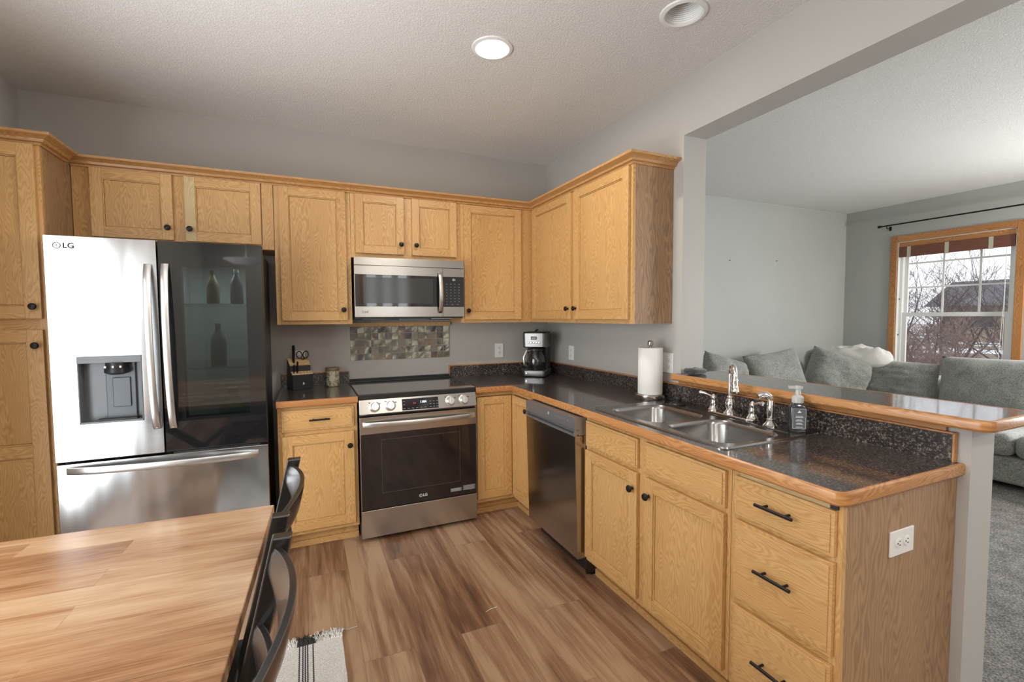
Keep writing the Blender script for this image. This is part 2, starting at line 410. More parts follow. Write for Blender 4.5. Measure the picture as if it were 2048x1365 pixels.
def fabric(name, col, sc=420):
    m, nt, p = newmat(name); g = N(nt, 'ShaderNodeTexCoord')
    n1 = noise_(nt, g.outputs['Object'], sc, 3, .7); n2 = noise_(nt, g.outputs['Object'], 9, 3)
    f = math_(nt, 'ADD', math_(nt, 'MULTIPLY', n1, .75), math_(nt, 'MULTIPLY', n2, .25))
    lk(nt, ramp(nt, f, [(.36, tuple(c*.45 for c in col)), (.52, col), (.66, tuple(min(1, c*1.5) for c in col))]), p.inputs['Base Color'])
    p.inputs['Roughness'].default_value = .95; p.inputs['Sheen Weight'].default_value = .3
    bump(nt, p, n1, .5, .003); return m
M['sofa'] = fabric('sofa_chenille', (.27, .28, .262), 130)
M['throw'] = simple('white_fleece', (.74, .72, .69), .95)
M['cloth'] = fabric('dark_cloth', (.05, .055, .055), 120)
def carpet():
    m, nt, p = newmat('grey_carpet'); g = N(nt, 'ShaderNodeNewGeometry'); P = g.outputs['Position']
    n1 = noise_(nt, P, 110, 4, .75); n2 = noise_(nt, P, 12, 2)
    f = math_(nt, 'ADD', math_(nt, 'MULTIPLY', n1, .8), math_(nt, 'MULTIPLY', n2, .2))
    lk(nt, ramp(nt, f, [(.38, (.07, .065, .06)), (.50, (.20, .19, .18)), (.62, (.40, .38, .36))]), p.inputs['Base Color'])
    p.inputs['Roughness'].default_value = 1; bump(nt, p, n1, .9, .01); return m
M['carpet'] = carpet()
def glassmat(name, tint=(.97, .98, .98), refl=1.0):
    m = bpy.data.materials.new(name); m.use_nodes = True; nt = m.node_tree
    for n in list(nt.nodes): nt.nodes.remove(n)
    o = N(nt, 'ShaderNodeOutputMaterial'); t = N(nt, 'ShaderNodeBsdfTransparent'); g = N(nt, 'ShaderNodeBsdfGlossy'); x = N(nt, 'ShaderNodeMixShader')
    f = N(nt, 'ShaderNodeFresnel'); gg = N(nt, 'ShaderNodeNewGeometry')
    lk(nt, math_(nt, 'SUBTRACT', 1.5, math_(nt, 'MULTIPLY', gg.outputs['Backfacing'], 1.5-1/1.5)), f.inputs[0])
    t.inputs[0].default_value = (*tint, 1); g.inputs['Roughness'].default_value = .02
    lk(nt, math_(nt, 'MULTIPLY', f.outputs[0], refl), x.inputs[0]); lk(nt, t.outputs[0], x.inputs[1]); lk(nt, g.outputs[0], x.inputs[2]); lk(nt, x.outputs[0], o.inputs[0]); return m
M['pane'] = glassmat('window_glass')
M['smoked'] = glassmat('smoked_mirror_glass', (.33, .36, .355), 2.2)
M['clear'] = simple('clear_glass', (.9, .9, .9), .02, trans=1, ior=1.45)
M['pump'] = simple('translucent_pump', (.75, .76, .76), .25, trans=.35)
# ------------------------------------------------------------------ room shell
HC = 2.705; REAR = -6.5; WX = -3.40; LX = 4.50; LY = .19; WT = .165; YO = -1.594; HZ = 2.40; HW = -2.86
def sbox(name, m, *b, g='z', **k):
    mb = MB(); mb.box(*b, g=g); return struct(mb.build(name, m, **k))
sbox('floor', M['floor'], WX, .02, REAR, 0, -.05, 0)
f2 = sbox('floor.001', M['carpet'], .02, LX, REAR, LY, -.05, .008)
mb = MB(); L1 = (-1.080, -1.444); L2 = (-.420, -2.015)
fill_holes(mb, [(WX, REAR), (0, REAR), (0, 0), (WX, 0)], [circ(*L1, .076), circ(*L2, .076)], HC)
mb.box(WX, 0, REAR, 0, HC+.14, HC+.18)
struct(mb.build('ceiling', M['ceil'], fix=False))
sbox('ceiling.001', M['ceil'], WT, LX, REAR, LY, HC, HC+.1)
sbox('wall_back', M['wall'], WX-.1, 0, 0, .1, 0, HC+.18)
sbox('wall_living_back', M['wall2'], 0, LX+.2, LY, LY+.12, -.05, HC+.1)
# wall between kitchen and living room: solid part, header above the opening, half wall under the bar
mb = MB(); mb.box(0, WT, YO, LY, 0, HC+.18); struct(mb.build('wall_right', M['jamb']))
sbox('wall_header', M['jamb'], 0, WT, REAR, YO, HZ, HC+.18)
sbox('wall_half', M['jamb'], 0, .150, HW, YO, 0, 1.038)
# left wall with the patio door opening, rear wall with a window, far living room wall with its window and an added one
def wall_x(name, m, x0, x1, ya, yb, z0, z1, holes):
    """holes (y0,y1,z0,z1) sorted by y ascending"""
    mb = MB(); y = ya
    for (a, b, c, d) in holes:
        mb.box(x0, x1, y, a, z0, z1)
        if c > z0: mb.box(x0, x1, a, b, z0, c)
        mb.box(x0, x1, a, b, d, z1); y = b
    mb.box(x0, x1, y, yb, z0, z1)
    return struct(mb.build(name, m))
wall_x('wall_left', M['wall'], WX-.1, WX, REAR, 0, 0, HC+.18, [(-3.40, -1.42, .04, 2.10)])
WY0, WY1, WZ0, WZ1 = -1.405, -.398, .66, 2.255
wall_x('wall_window', M['wall2'], LX, LX+.15, REAR, LY, -.05, HC+.1, [(-4.6, -2.6, .66, 2.255), (WY0, WY1, WZ0, WZ1)])
mb = MB(); rx0, rx1, rz0, rz1 = -.90, .0, 1.2, 2.3
mb.box(WX-.1, rx0, REAR-.1, REAR, 0, HC+.18); mb.box(rx1, LX+.15, REAR-.1, REAR, -.05, HC+.18)
mb.box(rx0, rx1, REAR-.1, REAR, 0, rz0); mb.box(rx0, rx1, REAR-.1, REAR, rz1, HC+.18)
struct(mb.build('wall_rear', M['wall']))

def sash_window(idx, x, y0, y1, z0, z1, zr, muntins, room=-1):
    """window in a wall at x; white jambs and sashes, oak casing on the room side (x decreasing)"""
    w = thing('window_%d' % idx, None, None, (x, (y0+y1)/2, z0)); struct(w)
    c = MB(); t = .072
    c.box(x-.018, x, y0-t, y0-.004, z0-.05, z1+t); c.box(x-.018, x, y1+.004, y1+t, z0-.05, z1+t)
    c.box(x-.019, x, y0-.004, y1+.004, z1+.004, z1+t, g='y'); c.box(x-.05, x+.02, y0-t-.02, y1+t+.02, z0-.03, z0, g='y')
    c.build('window_casing', M['edge'], w, bevel=.004)
    j = MB(); j.box(x, x+.12, y0, y0+.006, z0, z1); j.box(x, x+.12, y1-.006, y1, z0, z1)
    j.box(x, x+.12, y0, y1, z1-.006, z1, g='y'); j.box(x, x+.12, y0, y1, z0, z0+.006, g='y')
    j.build('window_jamb', M['whitepaint'], w)
    s = MB(); b = .040
    for (za, zb, dx, fr) in ((z0+.006, zr, .055, .045), (zr-.035, z1-.006, .085, .035)):
        s.box(x+dx, x+dx+.028, y0+.035, y0+.035+fr, za, zb); s.box(x+dx, x+dx+.028, y1-.035-fr, y1-.035, za, zb)
        s.box(x+dx+.0005, x+dx+.0275, y0+.035+fr, y1-.035-fr, za, za+fr, g='y'); s.box(x+dx+.0005, x+dx+.0275, y0+.035+fr, y1-.035-fr, zb-fr, zb, g='y')
    s.box(x+.04, x+.119, y0+.0062, y0+.0348, z0+.0062, z1-.0062); s.box(x+.04, x+.119, y1-.0348, y1-.0062, z0+.0062, z1-.0062)
    s.build('window_sash', M['whitepaint'], w, bevel=.002)
    if muntins:
        q = MB()
        for yy in muntins[0]: q.box(x+.095, x+.103, yy-.009, yy+.009, zr, z1)
        for zz in muntins[1]: q.box(x+.094, x+.102, y0+.04, y1-.04, zz-.009, zz+.009, g='y')
        q.build('muntin_grid', M['whitepaint'], w)
    g = MB(); g.box(x+.067, x+.071, y0+.07, y1-.07, z0+.04, zr-.04); g.box(x+.097, x+.0985, y0+.06, y1-.06, zr-.01, z1-.03)
    g.build('window_pane', M['pane'], w)
    return w
w1 = sash_window(1, LX, WY0, WY1, WZ0, WZ1, 1.425, ((-.795, -1.108), (2.00, 1.716)))
lk_ = MB()
for z in (1.585, 1.16): lk_.lathe([(.012, 0), (.012, .004), (.006, .008)], (LX+.045, WY1-.0065, z), (0, -1, 0), 12)
lk_.build('sash_clip', M['slot'], w1, smooth=True)
sash_window(2, LX, -4.6, -2.6, .66, 2.255, 1.425, None)  # second window, unseen, added to let in light
# patio door and rear window, both behind the camera's frame
d = thing('door_1', None, None, (WX, -2.72, 0)); struct(d)
q = MB()
for a, b in ((-3.40, -2.38), (-2.44, -1.42)):
    q.box(WX-.07, WX-.03, a, a+.08, .04, 2.1); q.box(WX-.07, WX-.03, b-.08, b, .04, 2.1)
    q.box(WX-.07, WX-.03, a, b, .04, .14, g='y'); q.box(WX-.07, WX-.03, a, b, 2.0, 2.1, g='y')
q.build('door_frame', M['whitepaint'], d)
q = MB(); q.box(WX-.052, WX-.048, -3.32, -2.46, .14, 2.0); q.box(WX-.052, WX-.048, -2.36, -1.50, .14, 2.0); q.build('door_glass', M['pane'], d)
q = MB(); q.box(WX, WX+.018, -1.42, -1.35, 0, 2.17); q.box(WX, WX+.018, -3.47, -3.40, 0, 2.17); q.box(WX, WX+.018, -3.40, -1.42, 2.1, 2.17, g='y')
q.build('door_casing', M['edge'], d)
w3 = thing('window_3', None, None, ((rx0+rx1)/2, REAR, rz0)); struct(w3)
q = MB()
n = 3; wd = (rx1-rx0)/n
for i in range(n):
    a = rx0+i*wd; q.box(a, a+.06, REAR-.06, REAR-.02, rz0, rz1); q.box(a+wd-.06, a+wd, REAR-.06, REAR-.02, rz0, rz1)
    q.box(a, a+wd, REAR-.06, REAR-.02, rz0, rz0+.06, g='x'); q.box(a, a+wd, REAR-.06, REAR-.02, rz1-.06, rz1, g='x')
q.build('window_sash', M['whitepaint'], w3)
q = MB(); q.box(rx0+.05, rx1-.05, REAR-.042, REAR-.038, rz0+.05, rz1-.05); q.build('window_pane', M['pane'], w3)
q = MB(); q.box(rx0-.07, rx0, REAR, REAR+.018, rz0-.07, rz1+.07); q.box(rx1, rx1+.07, REAR, REAR+.018, rz0-.07, rz1+.07)
q.box(rx0, rx1, REAR, REAR+.018, rz1, rz1+.07, g='x'); q.box(rx0, rx1, REAR, REAR+.018, rz0-.07, rz0, g='x'); q.build('window_casing', M['edge'], w3)
# small holes left in the living room wall
for x, z, s_ in ((2.42, 2.017, 'left anchor hole of two in the grey-green living room wall'), (3.19, 2.045, 'anchor hole nearer the window corner in the grey-green living room wall')):
    mk = MB(); mk.box(x-.012, x+.012, LY-.002, LY+.001, z-.004, z+.004)
    tag(mk.build('wall_anchor', M['slot']), s_, 'wall anchor')

# ------------------------------------------------------------------ recessed lights
def can(name, c, label, lit):
    t = thing(name, label, 'ceiling light', (c[0], c[1], HC))
    k = MB(); k.lathe([(.076, .0), (.076, -.006), (.082, -.009), (.098, -.006), (.100, 0), (.100, .001)], (c[0], c[1], HC), seg=48, caps=False)
    k.build('trim_ring', M['canwhite'], t, smooth=True)
    k = MB()
    if lit:
        k.lathe([(.0735, -.004), (.0735, .01)], (c[0], c[1], HC), seg=40); k.build('led_disc', M['lamp'], t)
        k = MB(); k.lathe([(.076, -.001), (.076, .13)], (c[0], c[1], HC), seg=40, caps=False); k.build('can_housing', M['canwhite'], t, smooth=True)
    else:
        pr = [(.076, -.002)]
        for i in range(14):
            pr += [(.0755-.0012*i, .004+.008*i), (.0735-.0012*i, .008+.008*i)]
        pr += [(.058, .12), (.001, .122)]
        k.lathe(pr, (c[0], c[1], HC), seg=48, caps=False); k.build('baffle', M['canwhite'], t, smooth=True, ang=20)
        k = MB(); k.lathe([(.001, .075), (.030, .080), (.046, .105), (.046, .119)], (c[0], c[1], HC), seg=32, caps=False)
        k.build('bulb', M['slot'], t, smooth=True)
    return t
can('recessed_light', L1, 'lit round recessed ceiling light, glowing white, over the kitchen floor', True)
can('recessed_light', L2, 'unlit round recessed ceiling light with a white ribbed baffle', False)
sp = bpy.data.lights.new('downlight_glow', 'AREA'); sp.shape = 'DISK'; sp.size = .13; sp.energy = 7; sp.color = (1, .93, .84)
spo = bpy.data.objects.new('downlight_glow', sp); COL.objects.link(spo); spo.location = (L1[0], L1[1], HC-.006)

# ------------------------------------------------------------------ cabinets
FB, FR = ('y', -.2875), ('x', -.2875)          # upper face planes, back wall and right wall
BB, BR = ('y', -.600), ('x', -.600)            # base face planes
def fbox(mb, face, u0, u1, w0, w1, z0, z1, g='z', m=0):
    ax, b = face
    if ax == 'y': mb.box(u0, u1, b-w1, b-w0, z0, z1, g={'u': 'x', 'z': 'z'}[g], m=m)
    else: mb.box(b-w1, b-w0, u0, u1, z0, z1, g={'u': 'y', 'z': 'z'}[g], m=m)
def fpt(face, u, w, z): return (u, face[1]-w, z) if face[0] == 'y' else (face[1]-w, u, z)
def fdir(face): return (0, -1, 0) if face[0] == 'y' else (-1, 0, 0)
def door(face, u0, u1, z0, z1, parent, knob=None, st=.054, midrail=None, pale=None, name='door'):
    u0, u1 = min(u0, u1), max(u0, u1); th = .0195; a = .001
    mb = MB(); ms = [M['oak'], M['oakpale']]
    fbox(mb, face, u0, u0+st, a, th, z0, z1, m=1 if pale == 'l' else 0)
    fbox(mb, face, u1-st, u1, a, th, z0, z1, m=1 if pale == 'r' else 0)
    rails = [(z0, z0+st), (z1-st, z1)]
    if midrail: rails.append((midrail-st/2, midrail+st/2))
    for (p, q) in rails: fbox(mb, face, u0+st, u1-st, a, th-.0006, p, q, 'u')
    zs = sorted(rails)
    for (p, q) in zip(zs[:-1], zs[1:]):
        A, B, C_, D = u0+st, u1-st, p[1], q[0]; e = .006
        for r in ((A, A+e, C_, D, 'z'), (B-e, B, C_, D, 'z'), (A+e, B-e, C_, C_+e, 'u'), (A+e, B-e, D-e, D, 'u')):
            fbox(mb, face, r[0], r[1], a, .0140, r[2], r[3], r[4])
        fbox(mb, face, A+e+.0012, B-e-.0012, a, .0105, C_+e+.0012, D-e-.0012)
    d = mb.build(name, ms, parent, bevel=.0015)
    if knob:
        k = MB(); k.lathe([(.0075, 0), (.0065, .003), (.0050, .010), (.0085, .016), (.0155, .019), (.0165, .023), (.0140, .028), (.006, .0305)],
                          fpt(face, knob[0], th-.0005, knob[1]), fdir(face), 28)
        k.build('knob', M['blackmetal'], d, smooth=True)
    return d
def drawer(face, u0, u1, z0, z1, parent, handle=None, name='drawer'):
    u0, u1 = min(u0, u1), max(u0, u1); mb = MB()
    fbox(mb, face, u0, u1, .001, .0150, z0, z1, 'u'); fbox(mb, face, u0+.010, u1-.010, .0150, .0190, z0+.010, z1-.010, 'u')
    d = mb.build(name, M['oak'], parent, bevel=.0015)
    if handle:
        u, z, L = handle; k = MB(); w = .019
        k.tube([fpt(face, u-L/2, w+.026, z), fpt(face, u+L/2, w+.026, z)], .0055, 14)
        for s in (-1, 1): k.tube([fpt(face, u+s*L*.30, w-.0005, z), fpt(face, u+s*L*.30, w+.026, z)], .0042, 12)
        k.build('bar_handle', M['blackmetal'], d, smooth=True)
    return d
def faceframe(face, us, zs, parent, th=.018):
    """us: list of stile (u0,u1); zs: list of rail (z0,z1, ua, ub)"""
    mb = MB(); z0 = min(z[0] for z in zs); z1 = max(z[1] for z in zs)
    for (a, b) in us: fbox(mb, face, a, b, -th, 0, z0, z1)
    for (a, b, ua, ub) in zs: fbox(mb, face, ua, ub, -th, -.0004, a, b, 'u')
    return mb.build('face_frame', M['oak'], parent)
UB, UT = 1.357, 2.246
def carcass(face, u0, u1, z0, z1, depth, parent, m='oak', name='carcass'):
    mb = MB(); fbox(mb, face, u0, u1, -depth, -.018, z0, z1); return mb.build(name, M[m], parent)

# pantry on the left
P = thing('pantry_cabinet', 'tall oak pantry cabinet with two doors at the far left beside the refrigerator', 'cabinet', (-3.245, -.3, 0))
px0, px1 = WX+.002, -3.088; PF = ('y', -.605)
mb = MB(); mb.box(px0, px1, -.587, -.002, .10, UT); mb.build('carcass', M['lam'], P)
faceframe(PF, [(px0, px0+.03), (px1-.034, px1)], [(.10, .14, px0+.03, px1-.034), (1.34, 1.41, px0+.03, px1-.034), (2.21, UT, px0+.03, px1-.034)], P)
door(PF, px0+.006, -3.107, 1.403, 2.232, P, knob=(-3.132, 1.462), st=.06)
door(PF, px0+.006, -3.107, .125, 1.350, P, knob=(-3.132, 1.274), st=.06, midrail=.76)
mb = MB(); mb.box(px0, px1, -.535, -.02, 0, .10); mb.build('toe_board', M['oak'], P)
CR = [(-.002, 0), (.006, 0), (.008, .010), (.022, .014), (.026, .026), (.040, .034), (.056, .040), (.058, .052), (-.002, .052)]
CZ = 2.232
mb = MB(); mb.sweep(CR, [(px0, -.607, CZ), (px1+.002, -.607, CZ), (px1+.002, -.350, CZ)], m=0); mb.build('crown', M['crown'], P)

# upper cabinets along the back wall
U1 = thing('wall_cabinet', 'short two-door oak wall cabinet above the refrigerator', 'cabinet', (-2.6, -.15, 1.825))
ZF = 1.827
carcass(FB, -3.085, -2.109, ZF, UT, .287, U1)
faceframe(FB, [(-3.085, -2.990), (-2.634, -2.566), (-2.184, -2.109)], [(ZF, ZF+.04, -2.990, -2.634), (ZF, ZF+.04, -2.566, -2.184), (2.215, UT, -2.990, -2.634), (2.215, UT, -2.566, -2.184)], U1)
mb = MB(); fbox(mb, FB, -2.172, -2.110, 0, .010, ZF+.002, 2.232); mb.build('filler_strip', M['oak'], U1)
door(FB, -3.004, -2.630, 1.856, 2.232, U1, knob=(-2.655, 1.925))
door(FB, -2.572, -2.178, 1.856, 2.232, U1, knob=(-2.548, 1.925), pale='l')
U2 = thing('wall_cabinet', 'tall single-door oak wall cabinet left of the microwave', 'cabinet', (-1.88, -.15, UB))
carcass(FB, -2.107, -1.651, UB, UT, .287, U2)
faceframe(FB, [(-2.107, -2.066), (-1.690, -1.651)], [(UB, UB+.04, -2.066, -1.690), (2.215, UT, -2.066, -1.690)], U2)
door(FB, -2.077, -1.681, 1.382, 2.232, U2, knob=(-1.706, 1.452))
for i in range(4):
    x = -2.04+.105*i; hk = MB()
    hk.tube([(x-.02, -.2, UB), (x-.02, -.2, UB-.012), (x+.02, -.2, UB-.012), (x+.02, -.2, UB)], .0015, 6)
    hk.build('hook', M['hsteel'], U2)
U3 = thing('wall_cabinet', 'short two-door oak wall cabinet above the microwave', 'cabinet', (-1.27, -.15, 1.806))
Z3 = 1.806
carcass(FB, -1.649, -.884, Z3, UT, .287, U3)
faceframe(FB, [(-1.649, -1.608), (-1.308, -1.228), (-.926, -.884)], [(Z3, Z3+.035, -1.608, -1.308), (Z3, Z3+.035, -1.228, -.926), (2.215, UT, -1.608, -1.308), (2.215, UT, -1.228, -.926)], U3)
door(FB, -1.620, -1.297, 1.836, 2.230, U3, knob=(-1.320, 1.905), st=.05)
door(FB, -1.240, -.916, 1.836, 2.230, U3, knob=(-1.215, 1.905), st=.05)
U4 = thing('wall_cabinet', 'single-door oak wall cabinet right of the microwave, in the corner', 'cabinet', (-.45, -.15, UB))
carcass(FB, -.882, -.002, UB, UT, .287, U4)
faceframe(FB, [(-.882, -.845), (-.402, -.2877)], [(UB, UB+.04, -.845, -.402), (2.215, UT, -.845, -.402)], U4)
door(FB, -.858, -.394, 1.380, 2.226, U4, knob=(-.834, 1.448))
U5 = thing('wall_cabinet', 'two-door oak wall cabinet on the right wall beside the pass-through opening', 'cabinet', (-.15, -.9, UB))
YE = -1.520
mb = MB(); mb.box(-.2695, -.002, YE+.003, -.290, UB, UT); mb.build('carcass', M['oak'], U5)
mb = MB(); mb.box(-.2695, -.002, YE, YE+.0028, UB, UT); mb.build('end_panel', M['lam'], U5)
faceframe(FR, [(YE, YE+.034), (-.952, -.884), (-.340, -.2877)], [(UB, UB+.04, YE+.034, -.952), (UB, UB+.04, -.884, -.340), (2.215, UT, YE+.034, -.952), (2.215, UT, -.884, -.340)], U5)
door(FR, -.892, -.318, 1.382, 2.226, U5, knob=(-.866, 1.453))
door(FR, -1.503, -.940, 1.382, 2.226, U5, knob=(-.964, 1.453))
mb = MB(); mb.sweep(CR, [(-3.084, -.2895, CZ), (-.2895, -.2895, CZ), (-.2895, YE-.001, CZ), (-.001, YE-.001, CZ)])
tag(mb.build('crown_molding', M['crown']), 'stepped oak crown moulding running along the tops of the wall cabinets', 'moulding')

# base cabinets
def toe(parent, face, u0, u1, w=-.068):
    mb = MB(); fbox(mb, face, u0, u1, w-.015, w, 0, .10, 'u'); fbox(mb, face, u0, u1, w, w+.012, 0, .036, 'u'); mb.build('toe_board', M['oak'], parent)
BT = .874
B1 = thing('base_cabinet', 'oak base cabinet with one drawer over one door, between refrigerator and range', 'cabinet', (-1.885, -.3, 0))
carcass(BB, -2.107, -1.664, .10, BT, .598, B1)
faceframe(BB, [(-2.107, -2.070), (-1.700, -1.664)], [(.10, .135, -2.070, -1.700), (.70, .733, -2.070, -1.700), (.850, BT, -2.070, -1.700)], B1)
drawer(BB, -2.085, -1.686, .730, .856, B1, handle=(-1.881, .795, .115))
door(BB, -2.085, -1.686, .126, .703, B1, knob=(-1.712, .618))
toe(B1, BB, -2.107, -1.664)
B2 = thing('corner_base_cabinet', 'oak corner base cabinet with a folding two-leaf door, right of the range', 'cabinet', (-.45, -.45, 0))
mb = MB(); mb.box(-.890, -.002, -.582, -.002, .10, BT); mb.box(-.582, -.002, -.948, -.582, .10, BT); mb.build('carcass', M['oak'], B2)
faceframe(BB, [(-.890, -.872), (-.612, -.5825)], [(.10, .135, -.872, -.612), (.850, BT, -.872, -.612)], B2)
faceframe(BR, [(-.948, -.880), (-.618, -.6002)], [(.10, .135, -.880, -.618), (.850, BT, -.880, -.618)], B2)
door(BB, -.880, -.6215, .130, .846, B2, st=.05)
door(BR, -.893, -.6215, .130, .846, B2, st=.05, knob=(-.872, .775))
toe(B2, BB, -.890, -.532); toe(B2, BR, -.948, -.520)
B3 = thing('sink_base_cabinet', 'oak sink base cabinet with two false drawer fronts above two doors', 'cabinet', (-.3, -2.0, 0))
ya, yb = -2.462, -1.550
mb = MB(); mb.box(-.582, -.04, ya, ya+.018, .10, BT); mb.box(-.582, -.04, yb-.018, yb, .10, BT)
mb.box(-.582, -.04, ya+.018, yb-.018, .10, .118); mb.box(-.058, -.04, ya+.018, yb-.018, .118, BT); mb.build('carcass', M['oak'], B3)
faceframe(BR, [(yb-.035, yb), (-2.040, -1.965), (ya, ya+.035)], [(a, b, c, d_) for (a, b) in ((.10, .135), (.695, .740), (.850, BT)) for (c, d_) in ((-1.965, yb-.035), (ya+.035, -2.040))], B3)
drawer(BR, -1.975, -1.562, .722, .856, B3, name='false_drawer'); drawer(BR, -2.446, -2.028, .722, .856, B3, name='false_drawer')
door(BR, -1.976, -1.562, .126, .702, B3, knob=(-1.951, .628)); door(BR, -2.446, -2.028, .126, .702, B3, knob=(-2.058, .628))
toe(B3, BR, ya, yb)
B4 = thing('drawer_base_cabinet', 'oak base cabinet with three drawers at the open end of the peninsula', 'cabinet', (-.3, -2.65, 0))
yc, yd = -2.829, -2.464
mb = MB(); mb.box(-.582, -.02, yc+.004, yd, .10, BT); mb.build('carcass', M['oak'], B4)
mb = MB(); mb.box(-.5815, -.001, yc, yc+.004, .0, BT); mb.build('end_panel', M['lam'], B4)
faceframe(BR, [(yc, yc+.030), (yd-.032, yd)], [(a, b, yc+.030, yd-.032) for (a, b) in ((.10, .130), (.398, .435), (.695, .735), (.862, BT))], B4)
mb = MB(); fbox(mb, BR, -2.795, -2.50, .0, .004, .855, .873, 'u'); mb.build('filler_strip', M['oakpale'], B4)
mb = MB(); fbox(mb, BR, -2.818, -2.797, .0, .006, .857, .872, 'u'); mb.build('drawer_catch', M['slot'], B4)
drawer(BR, -2.815, -2.486, .722, .855, B4, handle=(-2.649, .794, .125))
drawer(BR, -2.815, -2.486, .430, .704, B4, handle=(-2.648, .574, .125))
drawer(BR, -2.815, -2.486, .125, .405, B4, handle=(-2.648, .268, .125))
toe(B4, BR, yc+.006, yd)

# ------------------------------------------------------------------ worktops
CT = .9155; ET = .876; KD = .635
EP = [(0, ET-CT), (.006, ET-CT-.0), (.0115, ET-CT+.006), (.0125, -.012), (.010, -.003), (.005, .0008), (0, .0008)]
W1 = thing('worktop', 'short speckled dark laminate worktop with oak edge between refrigerator and range', 'worktop', (-1.885, -.3, ET))
mb = MB(); mb.box(-2.110, -1.661, -.623, -.001, ET, CT); mb.build('surface', M['granite'], W1)
mb = MB(); mb.sweep(EP, [(-2.110, -.623, CT), (-1.661, -.623, CT)]); mb.build('wood_edge', M['edge'], W1, smooth=True)
mb = MB(); mb.box(-2.107, -1.663, -.020, -.0005, CT, CT+.088); mb.build('backsplash', M['granite'], W1)
mb = MB(); mb.box(-2.107, -1.663, -.021, -.0005, CT+.088, CT+.095, g='x'); mb.build('backsplash_cap', M['edge'], W1, bevel=.001)
W2 = thing('worktop', 'long L-shaped speckled dark laminate worktop with oak edge, holding the sink', 'worktop', (-.45, -1.2, ET))
SX0, SX1, SY0, SY1 = -.572, -.030, -2.405, -1.568
r = .022; yE = -2.836
outer = [(-.893, -.623), (-.623, -.623)] + [(-.623, yE+r)] + [(-.623+r-r*cos(R(a)), yE+r-r*sin(R(a))) for a in (20, 45, 70)] + [(-.623+r, yE), (-.001, yE), (-.001, -.001), (-.893, -.001)]
hole = rrect(SX0+.012, SX1-.012, SY0+.012, SY1-.012, .04)
mb = MB(); fill_holes(mb, outer, [hole], CT)
n = len(outer)
for i in range(n):
    a, b = outer[i], outer[(i+1) % n]; mb.poly([(a[0], a[1], ET), (b[0], b[1], ET), (b[0], b[1], CT), (a[0], a[1], CT)])
mb.build('surface', M['granite'], W2, fix=False)
mb = MB(); ed = outer[:-2][::1]
path = [(p[0], p[1], CT) for p in outer[:7]]
path = [(-.893, -.623, CT), (-.623, -.623, CT)] + [(p[0], p[1], CT) for p in outer[2:7]] + [(-.001, yE, CT)]
mb.sweep(EP, path); mb.build('wood_edge', M['edge'], W2, smooth=True)
mb = MB(); bh = CT+.092
mb.box(-.893, -.020, -.020, -.0005, CT, bh); mb.box(-.020, -.0005, -2.820, -.0005, CT, bh); mb.build('backsplash', M['granite'], W2)
mb = MB(); mb.box(-.893, -.021, -.0215, -.0005, bh, bh+.007, g='x'); mb.box(-.0215, -.0005, -2.826, -.0215, bh, bh+.007, g='y')
mb.box(-.0215, -.0005, -2.827, -2.820, CT, bh+.007); mb.box(-.8995, -.893, -.0215, -.0005, CT, bh+.007); mb.build('backsplash_cap', M['edge'], W2, bevel=.0015)
# raised bar
BZ = 1.073; bx0, bx1, by0, by1 = -.048, .272, -2.915, YO+.012
T = thing('bar_top', 'raised dark laminate bar ledge with thick oak edge on the half wall', 'bar top', (.1, -2.2, 1.038))
rr = .022
ol = [(bx0+.0, by1), (bx0, by0+rr)]+[(bx0+rr-rr*cos(R(a)), by0+rr-rr*sin(R(a))) for a in (20, 45, 70)]+[(bx0+rr, by0), (bx1-rr, by0)]+[(bx1-rr+rr*sin(R(a)), by0+rr-rr*cos(R(a))) for a in (20, 45, 70)]+[(bx1, by0+rr), (bx1, YO-.002), (WT, YO-.002), (0, YO-.002), (-.001, by1)]
mb = MB(); mb.prism(ol, 1.040, BZ); mb.build('surface', M['granite'], T)
mb = MB(); BP = [(0, -.036), (.007, -.036), (.0125, -.029), (.0135, -.008), (.011, -.002), (.006, .0008), (0, .0008)]
mb.sweep(BP, [(p[0], p[1], BZ) for p in ol[:12]]); mb.build('wood_edge', M['edge'], T, smooth=True)
mb = MB(); mb.box(-.016, -.0005, -2.80, YO, 1.0155, 1.037, g='y'); mb.build('support_strip', M['edge'], T)

# tile panel and wood ledger behind the range
TP = thing('tile_backsplash', 'small panel of mixed slate mosaic tiles on the wall behind the range', 'tile panel', (-1.27, -.004, 1.08))
def tilemat():
    m, nt, p = newmat('slate_mosaic'); g = N(nt, 'ShaderNodeUVMap'); g.uv_map = 'UVMap'
    v = N(nt, 'ShaderNodeTexWhiteNoise'); v.noise_dimensions = '2D'; lk(nt, g.outputs[0], v.inputs['Vector'])
    gg = N(nt, 'ShaderNodeNewGeometry')
    c = ramp(nt, v.outputs['Value'], [(0, (.05, .055, .065)), (.14, (.15, .145, .09)), (.26, (.27, .20, .15)), (.40, (.20, .115, .09)), (.50, (.17, .185, .165)), (.62, (.30, .27, .20)), (.74, (.70, .68, .52)), (.90, (.10, .095, .11))], 'CONSTANT')
    n1 = noise_(nt, gg.outputs['Position'], 45, 4, .7)
    c = mix(nt, ramp(nt, n1, [(.45, (0,0,0)), (.66, (.22,.22,.22))]), c, (.09, .065, .045))
    lk(nt, c, p.inputs['Base Color']); p.inputs['Roughness'].default_value = .5; bump(nt, p, n1, .5, .004); return m
mb = MB(); mb.box(-1.646, -.893, -.004, -.0003, 1.080, 1.333); mb.build('grout', simple('grout', (.40, .37, .31), .9), TP)
mb = MB(); cw = .753/15; rng = random.Random(4)
